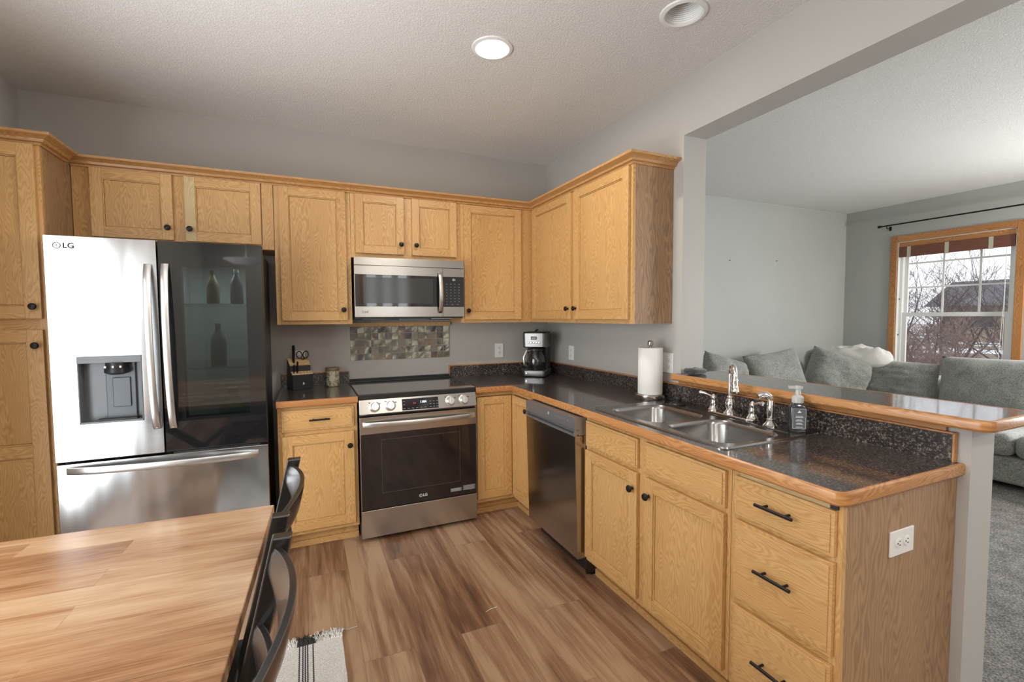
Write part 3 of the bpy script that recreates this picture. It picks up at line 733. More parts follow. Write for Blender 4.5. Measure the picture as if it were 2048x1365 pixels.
for i in range(15):
    for j in range(5):
        s0 = len(mb.v); a = -1.646+i*cw+.0018; z = 1.080+j*.0506+.0018
        b = len(mb.f); mb.box(a, a+cw-.0036, -.008, -.004, z, z+.047)
        q = (i*.7131+rng.random(), j*.331+rng.random())
        for k in range(b, len(mb.f)): mb.uv[k] = [q]*4
tl = mb.build('mosaic_tiles', tilemat(), TP, bevel=.0012)
mb = MB(); mb.box(-1.647, -.888, -.020, -.0005, 1.334, 1.362, g='x')
tag(mb.build('wood_ledger', M['oak']), 'thin oak ledger strip on the wall under the microwave', 'wood strip')
# ------------------------------------------------------------------ appliances
def logo(parent, x, y, z, s, mat, name='logo'):
    """ring with the small face mark, followed by two letters"""
    k = MB(); c = (x-s*.85, y, z); r = s*.42
    k.lathe([(r*.80, 0), (r*.80, .0006), (r, .0006), (r, 0)], c, (0, -1, 0), 28, caps=False)
    k.box(c[0]-r*.10, c[0]+r*.02, y-.0006, y, z-r*.45, z+r*.5); k.box(c[0]-r*.02, c[0]+r*.38, y-.0006, y, z-r*.45, z-r*.33)
    k.lathe([(r*.13, 0), (r*.13, .0006)], (c[0]-r*.42, y, z+r*.30), (0, -1, 0), 10)
    k.build(name, mat, parent); text('logo_lettering', 'LG', s, (x+s*.35, y-.0003, z), FRONT, mat, parent)

F = thing('refrigerator', 'stainless french door refrigerator with a dark glass right door and ice dispenser', 'refrigerator', (-2.605, -.37, 0))
fx0, fx1, fs = -3.058, -2.152, -2.6235
fy = -.700; fb = -.640; zt, zd, zf = 1.796, .708, .694
mb = MB(); t = .03
mb.box(fx0+.01, fx0+.01+t, -.628, -.03, .03, 1.775); mb.box(fx1-.01-t, fx1-.01, -.628, -.03, .03, 1.775); mb.box(fx0+.04, fx1-.04, -.06, -.03, .03, 1.775)
mb.box(fx0+.04, fx1-.04, -.628, -.06, 1.74, 1.775); mb.box(fx0+.04, fx1-.04, -.628, -.06, .03, .70)
for x in (fx0+.06, fx1-.10): mb.box(x, x+.04, -.60, -.55, 0, .03)
mb.build('case', M['darkcase'], F)
mb = MB(); mb.box(fs-.01, fs+.01, -.62, -.06, .70, 1.74); mb.build('divider', M['darkcase'], F)
for x in (fx0+.04, fx1-.10):
    mb = MB(); mb.box(x, x+.06, -.66, -.60, 1.775, 1.79); mb.build('hinge_cover', M['darkcase'], F)
# left door, in pieces around the dispenser recess
dx0, dx1, dz0, dz1 = -2.960, -2.706, .884, 1.217; lx1 = fs-.004
mb = MB()
for b in ((fx0, dx0, zd, zt), (dx1, lx1, zd, zt), (dx0, dx1, dz1, zt), (dx0, dx1, zd, dz0)): mb.box(b[0], b[1], fy, fb, b[2], b[3])
LD = mb.build('door', M['fsteel'], F)
mb = MB(); z = dz1
mb.box(dx0, dx0+.006, fy-.004, fb, dz0, dz1); mb.box(dx1-.006, dx1, fy-.004, fb, dz0, dz1); mb.box(dx0, dx1, fy-.004, fb, dz0, dz0+.010); mb.box(dx0, dx1, fy-.005, fb, dz1-.035, dz1)
mb.box(dx0, dx1, fb-.004, fb, dz0, dz1); DI = mb.build('dispenser_frame', M['greyplastic'], LD, bevel=.002)
mb = MB(); mb.box(-2.866, -2.745, fb-.018, fb-.004, dz0+.014, dz1-.035); mb.box(-2.838, -2.765, fb-.026, fb-.018, .955, 1.105); mb.build('dispenser_paddle', simple('paddle_grey', (.11, .12, .13), .3, .3), DI, bevel=.003)
mb = MB(); mb.lathe([(.045, 0), (.045, .030), (.050, .030), (.050, .050), (.030, .060)], (-2.812, fy+.020, dz1-.034), (0, 0, -1), 32); mb.build('dispenser_nozzle', M['blackplastic'], DI, smooth=True)
for i in range(3):
    q = MB(); q.box(-2.848+.03*i, -2.840+.03*i, fy-.0305, fy-.0300, dz1-.058, dz1-.048); q.build('touch_icon', M['glyph'], DI)
mb = MB(); mb.box(-2.895, -2.735, fy+.002, fb-.018, dz0+.010, dz0+.018); mb.build('drip_tray', M['blackplastic'], DI)
logo(LD, -2.980, fy-.0004, 1.750, .036, simple('etched_grey', (.03, .03, .03), .8, spec=.1))
def arc_handle(name, parent, p0, p1, out, w, th, depth, mat, n=20):
    """bowed flat bar; p0,p1 ends on the face; out direction; w vector across"""
    p0, p1, out, w = Vector(p0), Vector(p1), Vector(out), Vector(w); loops = []
    for i in range(n+1):
        t = i/n; b = sin(pi*min(1, max(0, t)))**.55 if 0 < t < 1 else 0
        c = p0.lerp(p1, t)+out*(depth*(.12+.88*b))
        pr = []
        for k in range(12):
            a = 2*pi*k/12; pr.append(c + w*(.5*max(-1, min(1, 1.25*cos(a)))) + out*(th*.5*max(-1, min(1, 1.25*sin(a)))))
        loops.append(pr)
    k = MB(); k.loft(loops, cap0=True, cap1=True)
    d = (p1-p0).normalized(); L = (p1-p0).length
    for e in (p0+d*.012, p1-d*.012):
        a = e; b = e+out*(depth*.30); k.tube([a+out*.0002, b], [.008, .007], 10)
    return k.build(name, mat, parent, smooth=True, ang=50)
arc_handle('handle', LD, (-2.662, fy, 1.675), (-2.652, fy, .835), (0, -1, 0), (.031, 0, 0), .014, .058, M['hsteel'])
# right glass door
mb = MB(); gx0, gx1, gz0, gz1 = -2.528, -2.234, .880, 1.672
for b in ((fs+.004, gx0, zd, zt), (gx1, fx1, zd, zt), (gx0, gx1, gz1, zt), (gx0, gx1, zd, gz0)): mb.box(b[0], b[1], fy+.006, fb, b[2], b[3])
RD = mb.build('door', M['darkcase'], F)
mb = MB()
for b in ((fs+.004, gx0, zd+.004, zt), (gx1, fx1-.003, zd+.004, zt), (gx0, gx1, gz1, zt), (gx0, gx1, zd+.004, gz0)): mb.box(b[0], b[1], fy, fy+.006, b[2], b[3])
mb.build('glass_border', M['blackglass'], RD)
mb = MB(); mb.box(gx0, gx1, fy, fy+.004, gz0, gz1); mb.build('viewing_glass', M['smoked'], RD)
arc_handle('handle', RD, (-2.590, fy, 1.680), (-2.582, fy, .832), (0, -1, 0), (.031, 0, 0), .014, .058, M['hsteel'])
# interior
pale = simple('liner_grey', (.52, .55, .55), .5)
mb = MB(); mb.box(fs+.012, fx1-.045, -.075, -.062, .71, 1.735); mb.box(fs+.012, fs+.018, -.61, -.075, .71, 1.735); mb.box(fx1-.051, fx1-.045, -.61, -.075, .71, 1.735); mb.box(fs+.012, fx1-.045, -.61, -.075, .702, .712)
mb.build('liner', pale, F)
for z in (1.12, 1.47):
    mb = MB(); mb.box(fs+.02, fx1-.052, -.60, -.08, z, z+.012); mb.build('shelf', M['pane'], F)
il = bpy.data.lights.new('refrigerator_light', 'AREA'); il.shape = 'RECTANGLE'; il.size = .3; il.size_y = .1; il.energy = 2.4; il.color = (.93, 1, .98)
ilo = bpy.data.objects.new('refrigerator_light', il); COL.objects.link(ilo); ilo.location = (-2.38, -.45, 1.73)
# freezer drawer
mb = MB(); mb.box(fx0, fx1, fy, fb, .06, zf); FD = mb.build('freezer_drawer', M['fsteel'], F, bevel=.003)
arc_handle('handle', FD, (-3.016, fy, .662), (-2.200, fy, .650), (0, -1, 0), (0, 0, .034), .014, .052, M['hsteel'])
# things seen faintly through the glass door
def jug(name, c, r, h, mat, label, cap):
    t = thing(name, label, cat='jug' if 'jug' in name else 'bottle', loc=c)
    k = MB(); k.lathe([(r*.92, 0), (r, .01), (r, h*.62), (r*.75, h*.78), (r*.34, h*.92), (r*.34, h)], c, seg=24); k.build('body', mat, t, smooth=True)
    k = MB(); k.lathe([(r*.38, h), (r*.38, h+.018)], c, seg=20); k.build('cap', cap, t, smooth=True)
jug('milk_jug', (-2.335, -.50, .712), .075, .27, simple('milk_plastic', (.75, .80, .72), .4), 'pale milk jug standing low behind the dark refrigerator glass', M['white'])
jug('drink_bottle', (-2.40, -.50, 1.132), .040, .22, simple('clear_drink', (.55, .62, .60), .2), 'clear drink bottle on the middle shelf inside the refrigerator', M['white'])
jug('drink_bottle', (-2.30, -.50, 1.482), .034, .18, simple('blue_drink', (.16, .22, .30), .3), 'blue bottle on the top shelf inside the refrigerator', M['white'])
jug('drink_bottle', (-2.42, -.48, 1.482), .032, .17, simple('amber_drink', (.28, .23, .14), .3), 'amber bottle on the top shelf inside the refrigerator', M['slot'])

# range
G = thing('range', 'stainless slide-in electric range with black glass top and oven door', 'range', (-1.279, -.35, 0))
rx0, rx1 = -1.656, -.902; ry = -.662
mb = MB(); mb.box(rx0+.002, rx1-.002, -.625, -.03, .03, .895)
for x in (rx0+.05, rx1-.09):
    for y in (-.58, -.10): mb.box(x, x+.04, y-.02, y+.02, 0, .03)
mb.build('body', M['darkcase'], G)
mb = MB(); mb.box(rx0-.003, rx1+.003, -.640, -.085, .9165, .9255); mb.build('cooktop', M['cooktop'], G, bevel=.0015)
mb = MB(); mb.box(rx0, rx1, -.636, -.03, .895, .9164); mb.build('cooktop_frame', M['blackplastic'], G)
mb = MB(); mb.box(rx0, rx1, -.084, -.012, .9166, .926); mb.box(rx0, rx1, -.030, -.012, .926, .948); mb.box(rx0, rx1, -.084, -.076, .926, .936)
for i in range(9): mb.box(rx0+.03+i*.079, rx0+.085+i*.079, -.060, -.046, .926, .932)
mb.build('rear_vent', M['blackplastic'], G, bevel=.002)
mb = MB(); mb.prism([(-.600, .800), (-.664, .800), (-.668, .806), (-.646, .892), (-.636, .894), (-.600, .894)], rx0, rx1, 'x'); CP = mb.build('control_panel', M['steel'], G, bevel=.001)
ns = Vector((0, -(.892-.806), -.022)).normalized(); ns = Vector((0, -.9688, .2478))
def cpt(x, z, w=0): y = -.668+(z-.806)*(.022/.086); return Vector((x, y, z))+ns*w
for x in (-1.566, -1.470, -1.083, -.990):
    k = MB(); k.lathe([(.034, 0), (.034, .004), (.030, .006)], cpt(x, .848), ns, 36); k.lathe([(.026, .006), (.025, .026), (.022, .029)], cpt(x, .848), ns, 36)
    s0 = len(k.v); k.box(-.006, .006, -.036, -.026, -.024, .024)
    k.xform(Matrix.Translation(cpt(x, .848)) @ Matrix.Rotation(-R(14.35), 4, 'X'), s0)
    k.build('knob', M['chrome'] if False else M['hsteel'], CP, smooth=True)
    for dx, dz in ((-.03, .026), (.034, .018)):
        k = MB(); k.box(-.006, .006, -.0004, 0, -.002, .002); k.xform(Matrix.Translation(cpt(x+dx, .848+dz, .0004)) @ Matrix.Rotation(-R(14.35), 4, 'X')); k.build('dial_mark', M['slot'], CP)
TR = (R(90-14.35), 0, 0)
k = MB(); k.box(-.117, .117, -.001, 0, -.036, .036); k.xform(Matrix.Translation(cpt(-1.280, .846, .0004)) @ Matrix.Rotation(-R(14.35), 4, 'X')); DS = k.build('display', M['blackglass'], CP)
text('clock_digits', '1104', .021, cpt(-1.262, .856, .0018), TR, M['ledblue'], DS); text('indicator', 'Lo', .015, cpt(-1.318, .853, .0018), TR, M['ledred'], DS)
for i, (a, b) in enumerate([(-1.384+.027*j, .822) for j in range(6)]+[(-1.215+.022*j, .822+.017*q) for j in range(3) for q in range(3)]+[(-1.385, .866), (-1.385, .846)]):
    k = MB(); k.box(-.006, .006, -.0004, 0, -.0018, .0018); k.xform(Matrix.Translation(cpt(a, b, .0018)) @ Matrix.Rotation(-R(14.35), 4, 'X')); k.build('button_mark', M['glyphgrey'], DS)
mb = MB(); mb.box(rx0, rx1, ry, -.628, .205, .786); OD = mb.build('oven_door', M['blackplastic'], G)
mb = MB(); mb.box(rx0, rx1, ry-.003, ry-.0002, .680, .786); mb.box(rx0, rx0+.004, ry-.003, ry-.0002, .205, .680); mb.box(rx1-.004, rx1, ry-.003, ry-.0002, .205, .680); mb.build('door_trim', M['steel'], OD, bevel=.001)
mb = MB(); mb.box(rx0+.004, rx1-.004, ry-.002, ry-.0003, .2055, .6795); mb.build('oven_glass', M['ovenglass'], OD)
mb = MB(); a, b, c, d_ = -1.530, -1.020, .300, .640
for q in ((a, b, c, c+.003), (a, b, d_-.003, d_), (a, a+.003, c, d_), (b-.003, b, c, d_)): mb.box(q[0], q[1], ry-.0023, ry-.0020, q[2], q[3])
mb.build('window_outline', simple('etched_line', (.06, .055, .05), .2), OD)
arc_handle('handle', OD, (-1.640, ry-.003, .742), (-.917, ry-.003, .742), (0, -1, 0), (0, 0, .030), .012, .050, M['hsteel'])
logo(OD, -1.268, ry-.0021, .246, .024, M['glyph'])
for a, b, z0, z1 in ((-1.090, -1.010, .236, .259), (-1.003, -.915, .234, .268)):
    k = MB(); k.box(a, b, ry-.0024, ry-.0021, z0, z1); st = k.build('sticker', simple('sticker_grey', (.10, .10, .10), .5), OD)
    k = MB(); n_ = 5
    for i in range(n_):
        zz = z0+(z1-z0)*(i+.6)/(n_+.3); k.box(a+.004, b-.006-.006*(i % 2), ry-.0027, ry-.0024, zz-.0013, zz+.0009)
    k.build('small_print', simple('print_grey', (.38, .38, .38), .6), st)
mb = MB(); mb.box(rx0, rx1, ry-.003, -.628, .028, .200); mb.build('storage_drawer', M['steel'], G, bevel=.002)

# microwave
Wv = thing('microwave', 'stainless over-the-range microwave with black glass door under the short cabinet', 'microwave', (-1.265, -.19, 1.403))
mx0, mx1, my = -1.641, -.888, -.385
mb = MB(); mb.box(mx0+.002, mx1-.002, my+.035, -.004, 1.392, 1.799); mb.build('body', M['darkcase'], Wv)
mb = MB()
mb.box(mx0+.06, mx0+.20, my+.07, -.15, 1.384, 1.3918); mb.box(mx0+.30, mx1-.25, my+.07, -.12, 1.380, 1.3918); mb.box(mx0+.01, mx1-.01, -.05, -.01, 1.376, 1.3918)
mb.build('underside_vents', M['greyplastic'], Wv, bevel=.002)
mb = MB(); mb.box(mx1-.22, mx1-.06, my+.10, my+.20, 1.387, 1.3918); mb.build('task_light_lens', M['hsteel'], Wv)
mb = MB(); mb.box(mx0, mx1, my, my+.035, 1.747, 1.800); mb.build('vent_grille', M['steel'], Wv, bevel=.002)
xs = -1.046
mb = MB(); mb.box(mx0, xs-.001, my, my+.035, 1.686, 1.745); mb.box(mx0, xs-.001, my, my+.035, 1.403, 1.474); mb.box(mx0, xs-.001, my+.004, my+.035, 1.474, 1.686); MD = mb.build('door', M['steel'], Wv, bevel=.0008)
mb = MB(); mb.box(mx0+.002, xs-.001, my-.001, my+.0038, 1.4745, 1.6855); GL = mb.build('door_glass', M['blackglass'], MD)
mb = MB(); mb.box(-1.588, -1.118, my-.0016, my-.001, 1.495, 1.668); mb.build('viewing_window', simple('screened_glass', (.045, .048, .045), .08, 0, .5), MD)
mb = MB(); mb.box(xs+.001, mx1, my, my+.035, 1.686, 1.745); mb.box(xs+.001, mx1, my, my+.035, 1.403, 1.474); mb.box(xs+.001, mx1, my+.004, my+.035, 1.474, 1.686); CPn = mb.build('control_panel', M['steel'], Wv, bevel=.0008)
mb = MB(); mb.box(xs+.001, mx1-.003, my-.001, my+.0038, 1.4745, 1.6855); KP = mb.build('keypad', M['blackglass'], CPn)
text('clock_digits', ':21', .020, (-.965, my-.0013, 1.665), FRONT, M['glyph'], KP)
for j in range(8):
    for i in range(4 if j not in (7,) else 3):
        x = -1.018+.030*i; z = 1.634-.0205*j
        if j == 7: x = -1.018+.040*i
        k = MB(); k.box(x-.004, x+.004, my-.0013, my-.001, z-.0022, z+.0022); k.build('key_mark', M['glyphgrey'], KP)
arc_handle('handle', MD, (-1.070, my, 1.715), (-1.070, my, 1.428), (0, -1, 0), (.026, 0, 0), .012, .045, M['hsteel'])
logo(MD, -1.575, my-.0003, 1.437, .019, simple('etched_dark', (.10, .10, .10), .4))

# dishwasher
D = thing('dishwasher', 'dark stainless dishwasher with pocket handle set under the worktop', 'dishwasher', (-.33, -1.25, 0))
y0, y1 = -1.543, -.957
mb = MB(); mb.box(-.585, -.04, y0+.004, y1-.004, .09, .868); mb.build('tub', M['darkcase'], D)
mb = MB(); mb.box(-.565, -.10, y0+.004, y1-.004, .0, .09); mb.build('toe_panel', M['blackplastic'], D)
mb = MB()
xt, xb = -.672, -.652
def xf(z): return xb+(xt-xb)*(z-.105)/.765
mb.prism([(xf(.105), .105), (-.586, .105), (-.586, .770), (xf(.770), .770)], y0, y1, 'y'); DD = mb.build('door', M['dwsteel'], D, bevel=.002)
mb = MB(); mb.prism([(xf(.772)+.022, .772), (-.586, .772), (-.586, .870), (xf(.87), .870), (xf(.808), .806), (xf(.80)+.022, .798)], y0, y1, 'y'); CPd = mb.build('control_strip', M['dwgrey'], DD, bevel=.001)
mb = MB(); mb.box(xf(.77)-.002, xf(.77)+.016, y0, y1, .7702, .780); mb.box(xf(.78)-.001, xf(.78)+.022, y0, y0+.012, .780, .805); mb.box(xf(.78)-.001, xf(.78)+.022, y1-.012, y1, .780, .805); mb.build('pocket_handle', M['dwgrey'], DD, bevel=.001)
text('logo', 'G', .020, (xf(.845)-.0006, -1.255, .842), LEFTW, M['glyph'], CPd)
for i in range(8):
    k = MB(); yy = -1.345-.018*i; k.box(xf(.842)-.0008, xf(.842), yy-.004, yy+.004, .838, .846 if i < 7 else .850); k.build('button_mark', M['glyphgrey'], CPd)
mb = MB(); mb.box(-.60, -.54, y0-.006, y0+.003, .02, .84); mb.build('mounting_side', M['blackplastic'], D)
mb = MB(); mb.tube([(-.575, -1.52, 0), (-.575, -1.52, .09)], .010, 10); mb.build('levelling_foot', M['blackplastic'], D)

# ------------------------------------------------------------------ sink, faucet, things on the worktops
K = thing('kitchen_sink', 'double-bowl stainless drop-in sink set in the worktop beneath the bar', 'sink', ((SX0+SX1)/2, (SY0+SY1)/2, CT))
bw = [(-.540, -.205, -2.378, -2.035), (-.540, -.205, -1.995, -1.640)]
zs = CT+.007
mb = MB(); ho = [rrect(a, b, c, d_, .07, 8) for a, b, c, d_ in bw]
ou = rrect(SX0, SX1, SY0, SY1, .03, 6); fill_holes(mb, ou, ho, zs)
ou2 = rrect(SX0-.004, SX1+.004, SY0-.004, SY1+.004, .034, 6)
mb.loft([[(p[0], p[1], zs) for p in ou], [(p[0], p[1], CT+.0006) for p in ou2]])
for a, b, c, d_ in bw:
    lp = []
    for ins, z, rad in ((0, zs, .07), (.004, zs-.004, .068), (.010, zs-.02, .066), (.022, zs-.14, .062), (.040, zs-.170, .06), (.075, zs-.180, .05)):
        lp.append([(p[0], p[1], z) for p in rrect(a+ins, b-ins, c+ins, d_-ins, rad, 8)])
    mb.loft(lp, cap1=True)
mb.build('basin', M['sinksteel'], K, smooth=True, ang=50, fix=False)
for a, b, c, d_ in bw:
    k = MB(); k.lathe([(.056, 0), (.056, .002), (.040, .002), (.036, -.004+.0045), (.001, .0008)], ((a+b)/2, (c+d_)/2, zs-.1798), seg=32); k.build('drain', M['chrome'], K, smooth=True)
k = MB()
k.sweep([(0, 0), (.004, 0), (.004, .003), (.0, .004)], [(-.165, -1.66, zs), (-.165, -2.36, zs)]); k.build('deck_rim', M['sinksteel'], K)
# faucet
A = thing('faucet', 'chrome gooseneck kitchen faucet with two lever handles behind the sink', 'faucet', (-.105, -2.03, zs))
mb = MB(); mb.prism(rrect(-.140, -.072, -2.165, -1.905, .03), zs+.0002, zs+.011); mb.build('base_plate', M['chrome'], A, bevel=.004, smooth=True)
fc = Vector((-.100, -2.018, zs+.011))
BELL = [(.028, 0), (.029, .004), (.023, .012), (.016, .020), (.018, .026), (.021, .034), (.022, .050), (.019, .062), (.014, .072), (.016, .078), (.013, .084)]
k = MB(); k.lathe(BELL, fc, seg=32); k.build('spout_base', M['chrome'], A, smooth=True)
dr = Vector((-.62, -.78, 0)).normalized(); path = [fc+Vector((0, 0, .08)), fc+Vector((0, 0, .13))]; R_ = .048; top = .188
for i in range(0, 13):
    a = pi*i/12; path.append(fc+Vector((0, 0, top))+dr*(R_-R_*cos(a))+Vector((0, 0, R_*sin(a))))
path.append(path[-1]+Vector((0, 0, -.012)))
k = MB(); k.tube(path, .0105, 16); k.build('spout', M['chrome'], A, smooth=True)
e = path[-1]; k = MB(); k.lathe([(.0125, 0), (.014, .004), (.0125, .010), (.0135, .030), (.017, .052), (.020, .056), (.019, .062), (.012, .062)], e, (0, 0, -1), 24); k.build('spray_head', M['chrome'], A, smooth=True)
def lever(y, dirv, bigend):
    c = Vector((-.106, y, zs+.0112)); k = MB()
    k.lathe([(.024, 0), (.025, .004), (.019, .012), (.015, .022), (.017, .028), (.014, .044), (.012, .058), (.014, .062), (.011, .070), (.006, .077), (.003, .080)], c, seg=28)
    d0 = Vector(dirv).normalized(); p = c+Vector((0, 0, .064))
    k.tube([p, p+d0*.022+Vector((0, 0, .006)), p+d0*.045+Vector((0, 0, .014)), p+d0*.062+Vector((0, 0, .016))], [.007, .0055, .0065, .008], 12)
    k.lathe([(.001, -.010), (.009, -.006), (.011, 0), (.009, .006), (.001, .010)], p+d0*.068+Vector((0, 0, .015)), d0, 16, caps=False)
    k.build('lever_handle', M['chrome'], A, smooth=True)
lever(-1.925, (-.25, 1, 0), False); lever(-2.145, (-.30, -1, 0), True)
Q = thing('side_sprayer', 'chrome side sprayer standing in its holder right of the faucet', 'sprayer', (-.120, -2.245, zs))
sc = Vector((-.120, -2.245, zs+.0002))
k = MB(); k.lathe([(.030, 0), (.030, .004), (.024, .010), (.014, .024), (.016, .030), (.013, .034)], sc, seg=28); k.build('holder', M['chrome'], Q, smooth=True)
k = MB(); k.lathe([(.012, .034), (.015, .05), (.0165, .078), (.014, .100), (.011, .112)], sc, seg=24)
hp = sc+Vector((0, 0, .115)); k.tube([hp, hp+Vector((-.004, .004, .012)), hp+Vector((-.014, .012, .020)), hp+Vector((-.028, .022, .020)), hp+Vector((-.040, .030, .012))], [.011, .013, .015, .015, .012], 18)
k.build('spray_handle', M['chrome'], Q, smooth=True)
# strainer, soap
k = MB(); k.lathe([(.040, 0), (.044, .003), (.038, .010), (.022, .014), (.018, .018), (.021, .034), (.016, .042), (.004, .045)], (-.118, -1.695, zs), seg=28)
tag(k.build('sink_stopper', M['blackplastic'], smooth=True), 'black rubber sink stopper lying on the back rim of the sink', 'sink stopper')
SP = thing('soap_bottle', 'dark grey foaming hand soap bottle with translucent pump by the sink', 'soap bottle', (-.112, -2.342, zs))
ang = R(-22); MS = Matrix.Translation((-.100, -2.350, zs+.0006)) @ Matrix.Rotation(R(-38), 4, 'Z')
k = MB(); hw, hd = .033, .023
def rl(s, z, r=.012): return [(p[0], p[1], z) for p in rrect(-hw*s, hw*s, -hd*s, hd*s, r*s, 5)]
k.loft([rl(.96, 0), rl(1, .004), rl(1, .098), rl(.90, .108), rl(.62, .118), rl(.55, .122)], cap0=True, cap1=True); k.xform(MS)
k.build('bottle', simple('charcoal_bottle', (.030, .034, .038), .12, coat=.4), SP, smooth=True)
def plate(pts_w, pts_z, y, mat, nm, par):
    k = MB(); k.box(-pts_w, pts_w, y-.0004, y, *pts_z); k.xform(MS); return k.build(nm, mat, par)
lab = plate(.0245, (.014, .096), -hd-.0003, simple('label_grey', (.13, .14, .15), .5), 'label', SP)
k = MB()
for b in ((-.0245, .0245, .014, .0150), (-.0245, .0245, .095, .096), (-.0245, -.0235, .014, .096), (.0235, .0245, .014, .096)): k.box(b[0], b[1], -hd-.0012, -hd-.0008, b[2], b[3])
for i, (wd_, z) in enumerate(((.013, .066), (.014, .061), (.010, .051), (.014, .046), (.009, .037), (.012, .033), (.013, .020))): k.box(-wd_, wd_, -hd-.0012, -hd-.0008, z-.0010, z+.0010)
k.poly([(-.008, -hd-.0012, .079), (.008, -hd-.0012, .079), (0, -hd-.0012, .090)]); k.xform(MS); k.build('label_print', M['glyph'], lab)
k = MB(); k.lathe([(.022, .118), (.022, .140), (.017, .146), (.010, .150), (.009, .172), (.013, .174), (.013, .186), (.010, .188)], (0, 0, 0), seg=28); k.box(-.034, .016, -.007, .007, .175, .186); k.xform(MS); k.build('pump', M['pump'], SP, smooth=True)

# paper towel
PT = thing('paper_towel_holder', 'steel countertop paper towel holder with a fat round base left of the sink', 'paper towel holder', (-.112, -1.468, CT))
c = (-.112, -1.468, CT+.0005)
k = MB(); k.lathe([(.084, 0), (.086, .003), (.086, .027), (.083, .031), (.001, .0315)], c, seg=48); k.build('base', M['steel'], PT, smooth=True)
k = MB(); k.tube([(c[0], c[1], CT+.023), (c[0], c[1], CT+.32)], .006, 12); k.lathe([(.008, .306), (.015, .310), (.017, .318), (.017, .334), (.012, .341), (.001, .343)], c, seg=28); k.build('post', M['steel'], PT, smooth=True)
k = MB(); k.lathe([(.020, .0325), (.068, .0325), (.0695, .036), (.0695, .298), (.068, .3005), (.020, .3005), (.020, .0325)], c, seg=56, caps=False)
tag(k.build('paper_towel_roll', M['paper'], smooth=True), 'white paper towel roll upright on the steel holder', 'paper towel roll')

# outlets
def outlet(name, face, u, z, w, h, label, gang=1, horiz=False, plates='duplex'):
    t = thing(name, label, 'outlet', fpt(face, u, .002, z)); k = MB(); fbox(k, face, u-w/2, u+w/2, .0003, .006, z-h/2, z+h/2); k.build('cover_plate', M['white'], t, bevel=.002)
    cs = [u] if gang == 1 else [u-w*.23, u+w*.23]
    for gi, cu in enumerate(cs):
        if gang == 2 and gi == 1 and plates == 'mixed':
            k = MB(); fbox(k, face, cu-.016, cu+.016, .006, .0085, z-.033, z+.033); k.build('rocker_switch', M['white'], t, bevel=.001); continue
        for s in (-1, 1):
            if horiz: a, b = cu+s*.021, z
            else: a, b = cu, z+s*.020
            k = MB(); k.lathe([(.0155, .006), (.0155, .0078), (.014, .0082)], fpt(face, a, 0, b), fdir(face), 24); rc = k.build('receptacle', M['white'], t, smooth=True)
            k = MB()
            for (p, q, ww, hh) in (((-.006, .003, .0012, .0042), (.006, .003, .0012, .0035), (0, -.0075, .0022, .0022)) if not horiz else ((.003, -.006, .0042, .0012), (.003, .006, .0035, .0012), (-.0075, 0, .0022, .0022))):
                fbox(k, face, a+p-ww, a+p+ww, .0081, .0086, b+q-hh, b+q+hh)
            k.build('slots', M['slot'], rc)
    return t
WBf, WRf = ('y', 0.0), ('x', 0.0)
outlet('wall_outlet', WBf, -.461, 1.118, .076, .118, 'white duplex outlet on the back wall left of the coffee maker')
outlet('wall_outlet', WBf, -1.990, 1.110, .076, .118, 'white duplex outlet on the back wall behind the knife block')
outlet('wall_outlet', WRf, -.410, 1.108, .074, .116, 'narrow white duplex outlet on the right wall beside the coffee maker')
outlet('wall_outlet', WRf, -1.478, 1.125, .118, .118, 'double-gang white outlet and switch plate behind the paper towel roll', gang=2, plates='mixed')
outlet('wall_outlet', ('y', -2.829), -.318, .717, .122, .077, 'white horizontal outlet on the oak end panel of the peninsula', horiz=True)

# knife block (faces the camera, slightly turned)
KB = thing('knife_block', 'black knife block with light wood slots holding a knife and scissors', 'knife block', (-1.985, -.10, CT))
MK = Matrix.Translation((-1.988, -.106, CT+.0006)) @ Matrix.Rotation(R(16), 4, 'Z')
def kb(name, mb, mat, par=None, **k): mb.xform(MK); return mb.build(name, mat, par or KB, **k)
hx = .066
k = MB(); k.prism([(-.075, 0), (.060, 0), (.066, .03), (.045, .200), (.018, .180), (-.018, .155), (-.022, .118), (-.040, .112), (-.075, .100)], -hx, hx, 'x'); body = kb('block', k, M['blackplastic'], bevel=.002)
wood = oak('light_block_wood', (.70, .52, .30), (.60, .42, .22), (.45, .28, .13))
k = MB(); k.prism([(-.074, .1015), (-.041, .1135), (-.040, .121), (-.073, .108)], -hx, hx, 'x'); kb('slot_strip', k, wood)
k = MB(); k.prism([(-.018, .158), (.045, .202), (.043, .208), (-.020, .164)], -hx, hx, 'x'); kb('slot_strip', k, wood)
k = MB()
for i in range(6): k.box(-.056+.022*i, -.053+.022*i, -.0745, -.0742, .090, .1)
for i in range(6):
    x = -.055+.022*i; k.prism([(-.070, .1095), (-.046, .1185), (-.046, .1195), (-.070, .1105)], x-.001, x+.001, 'x')
kb('slots', k, M['slot'])
tx = MK @ Vector((.004, -.0757, .040)); o = text('logo', 'B', .022, tx, (R(90), 0, R(16)), M['glyph'], body)
def handle(x, y, z, L, w, nm, lab_, cat='knife', lean=.30):
    k = MB(); d = Vector((.10, lean, 1)).normalized(); p = Vector((x, y, z)); lp = []
    for t, s in ((0, .75), (.15, .9), (.4, 1.0), (.7, 1.05), (.9, 1.1), (1, .8)):
        c_ = p+d*L*t; lp.append([(c_.x+w*.5*s*cos(a)*.62, c_.y+w*.75*s*sin(a), c_.z) for a in [2*pi*i/12 for i in range(12)]])
    k.loft(lp, cap0=True, cap1=True); k.xform(MK); o_ = k.build(nm, M['blackplastic'], smooth=True); return tag(o_, lab_, cat)
handle(-.036, .004, .176, .125, .026, 'chef_knife', 'tallest black-handled knife sticking up from the block')
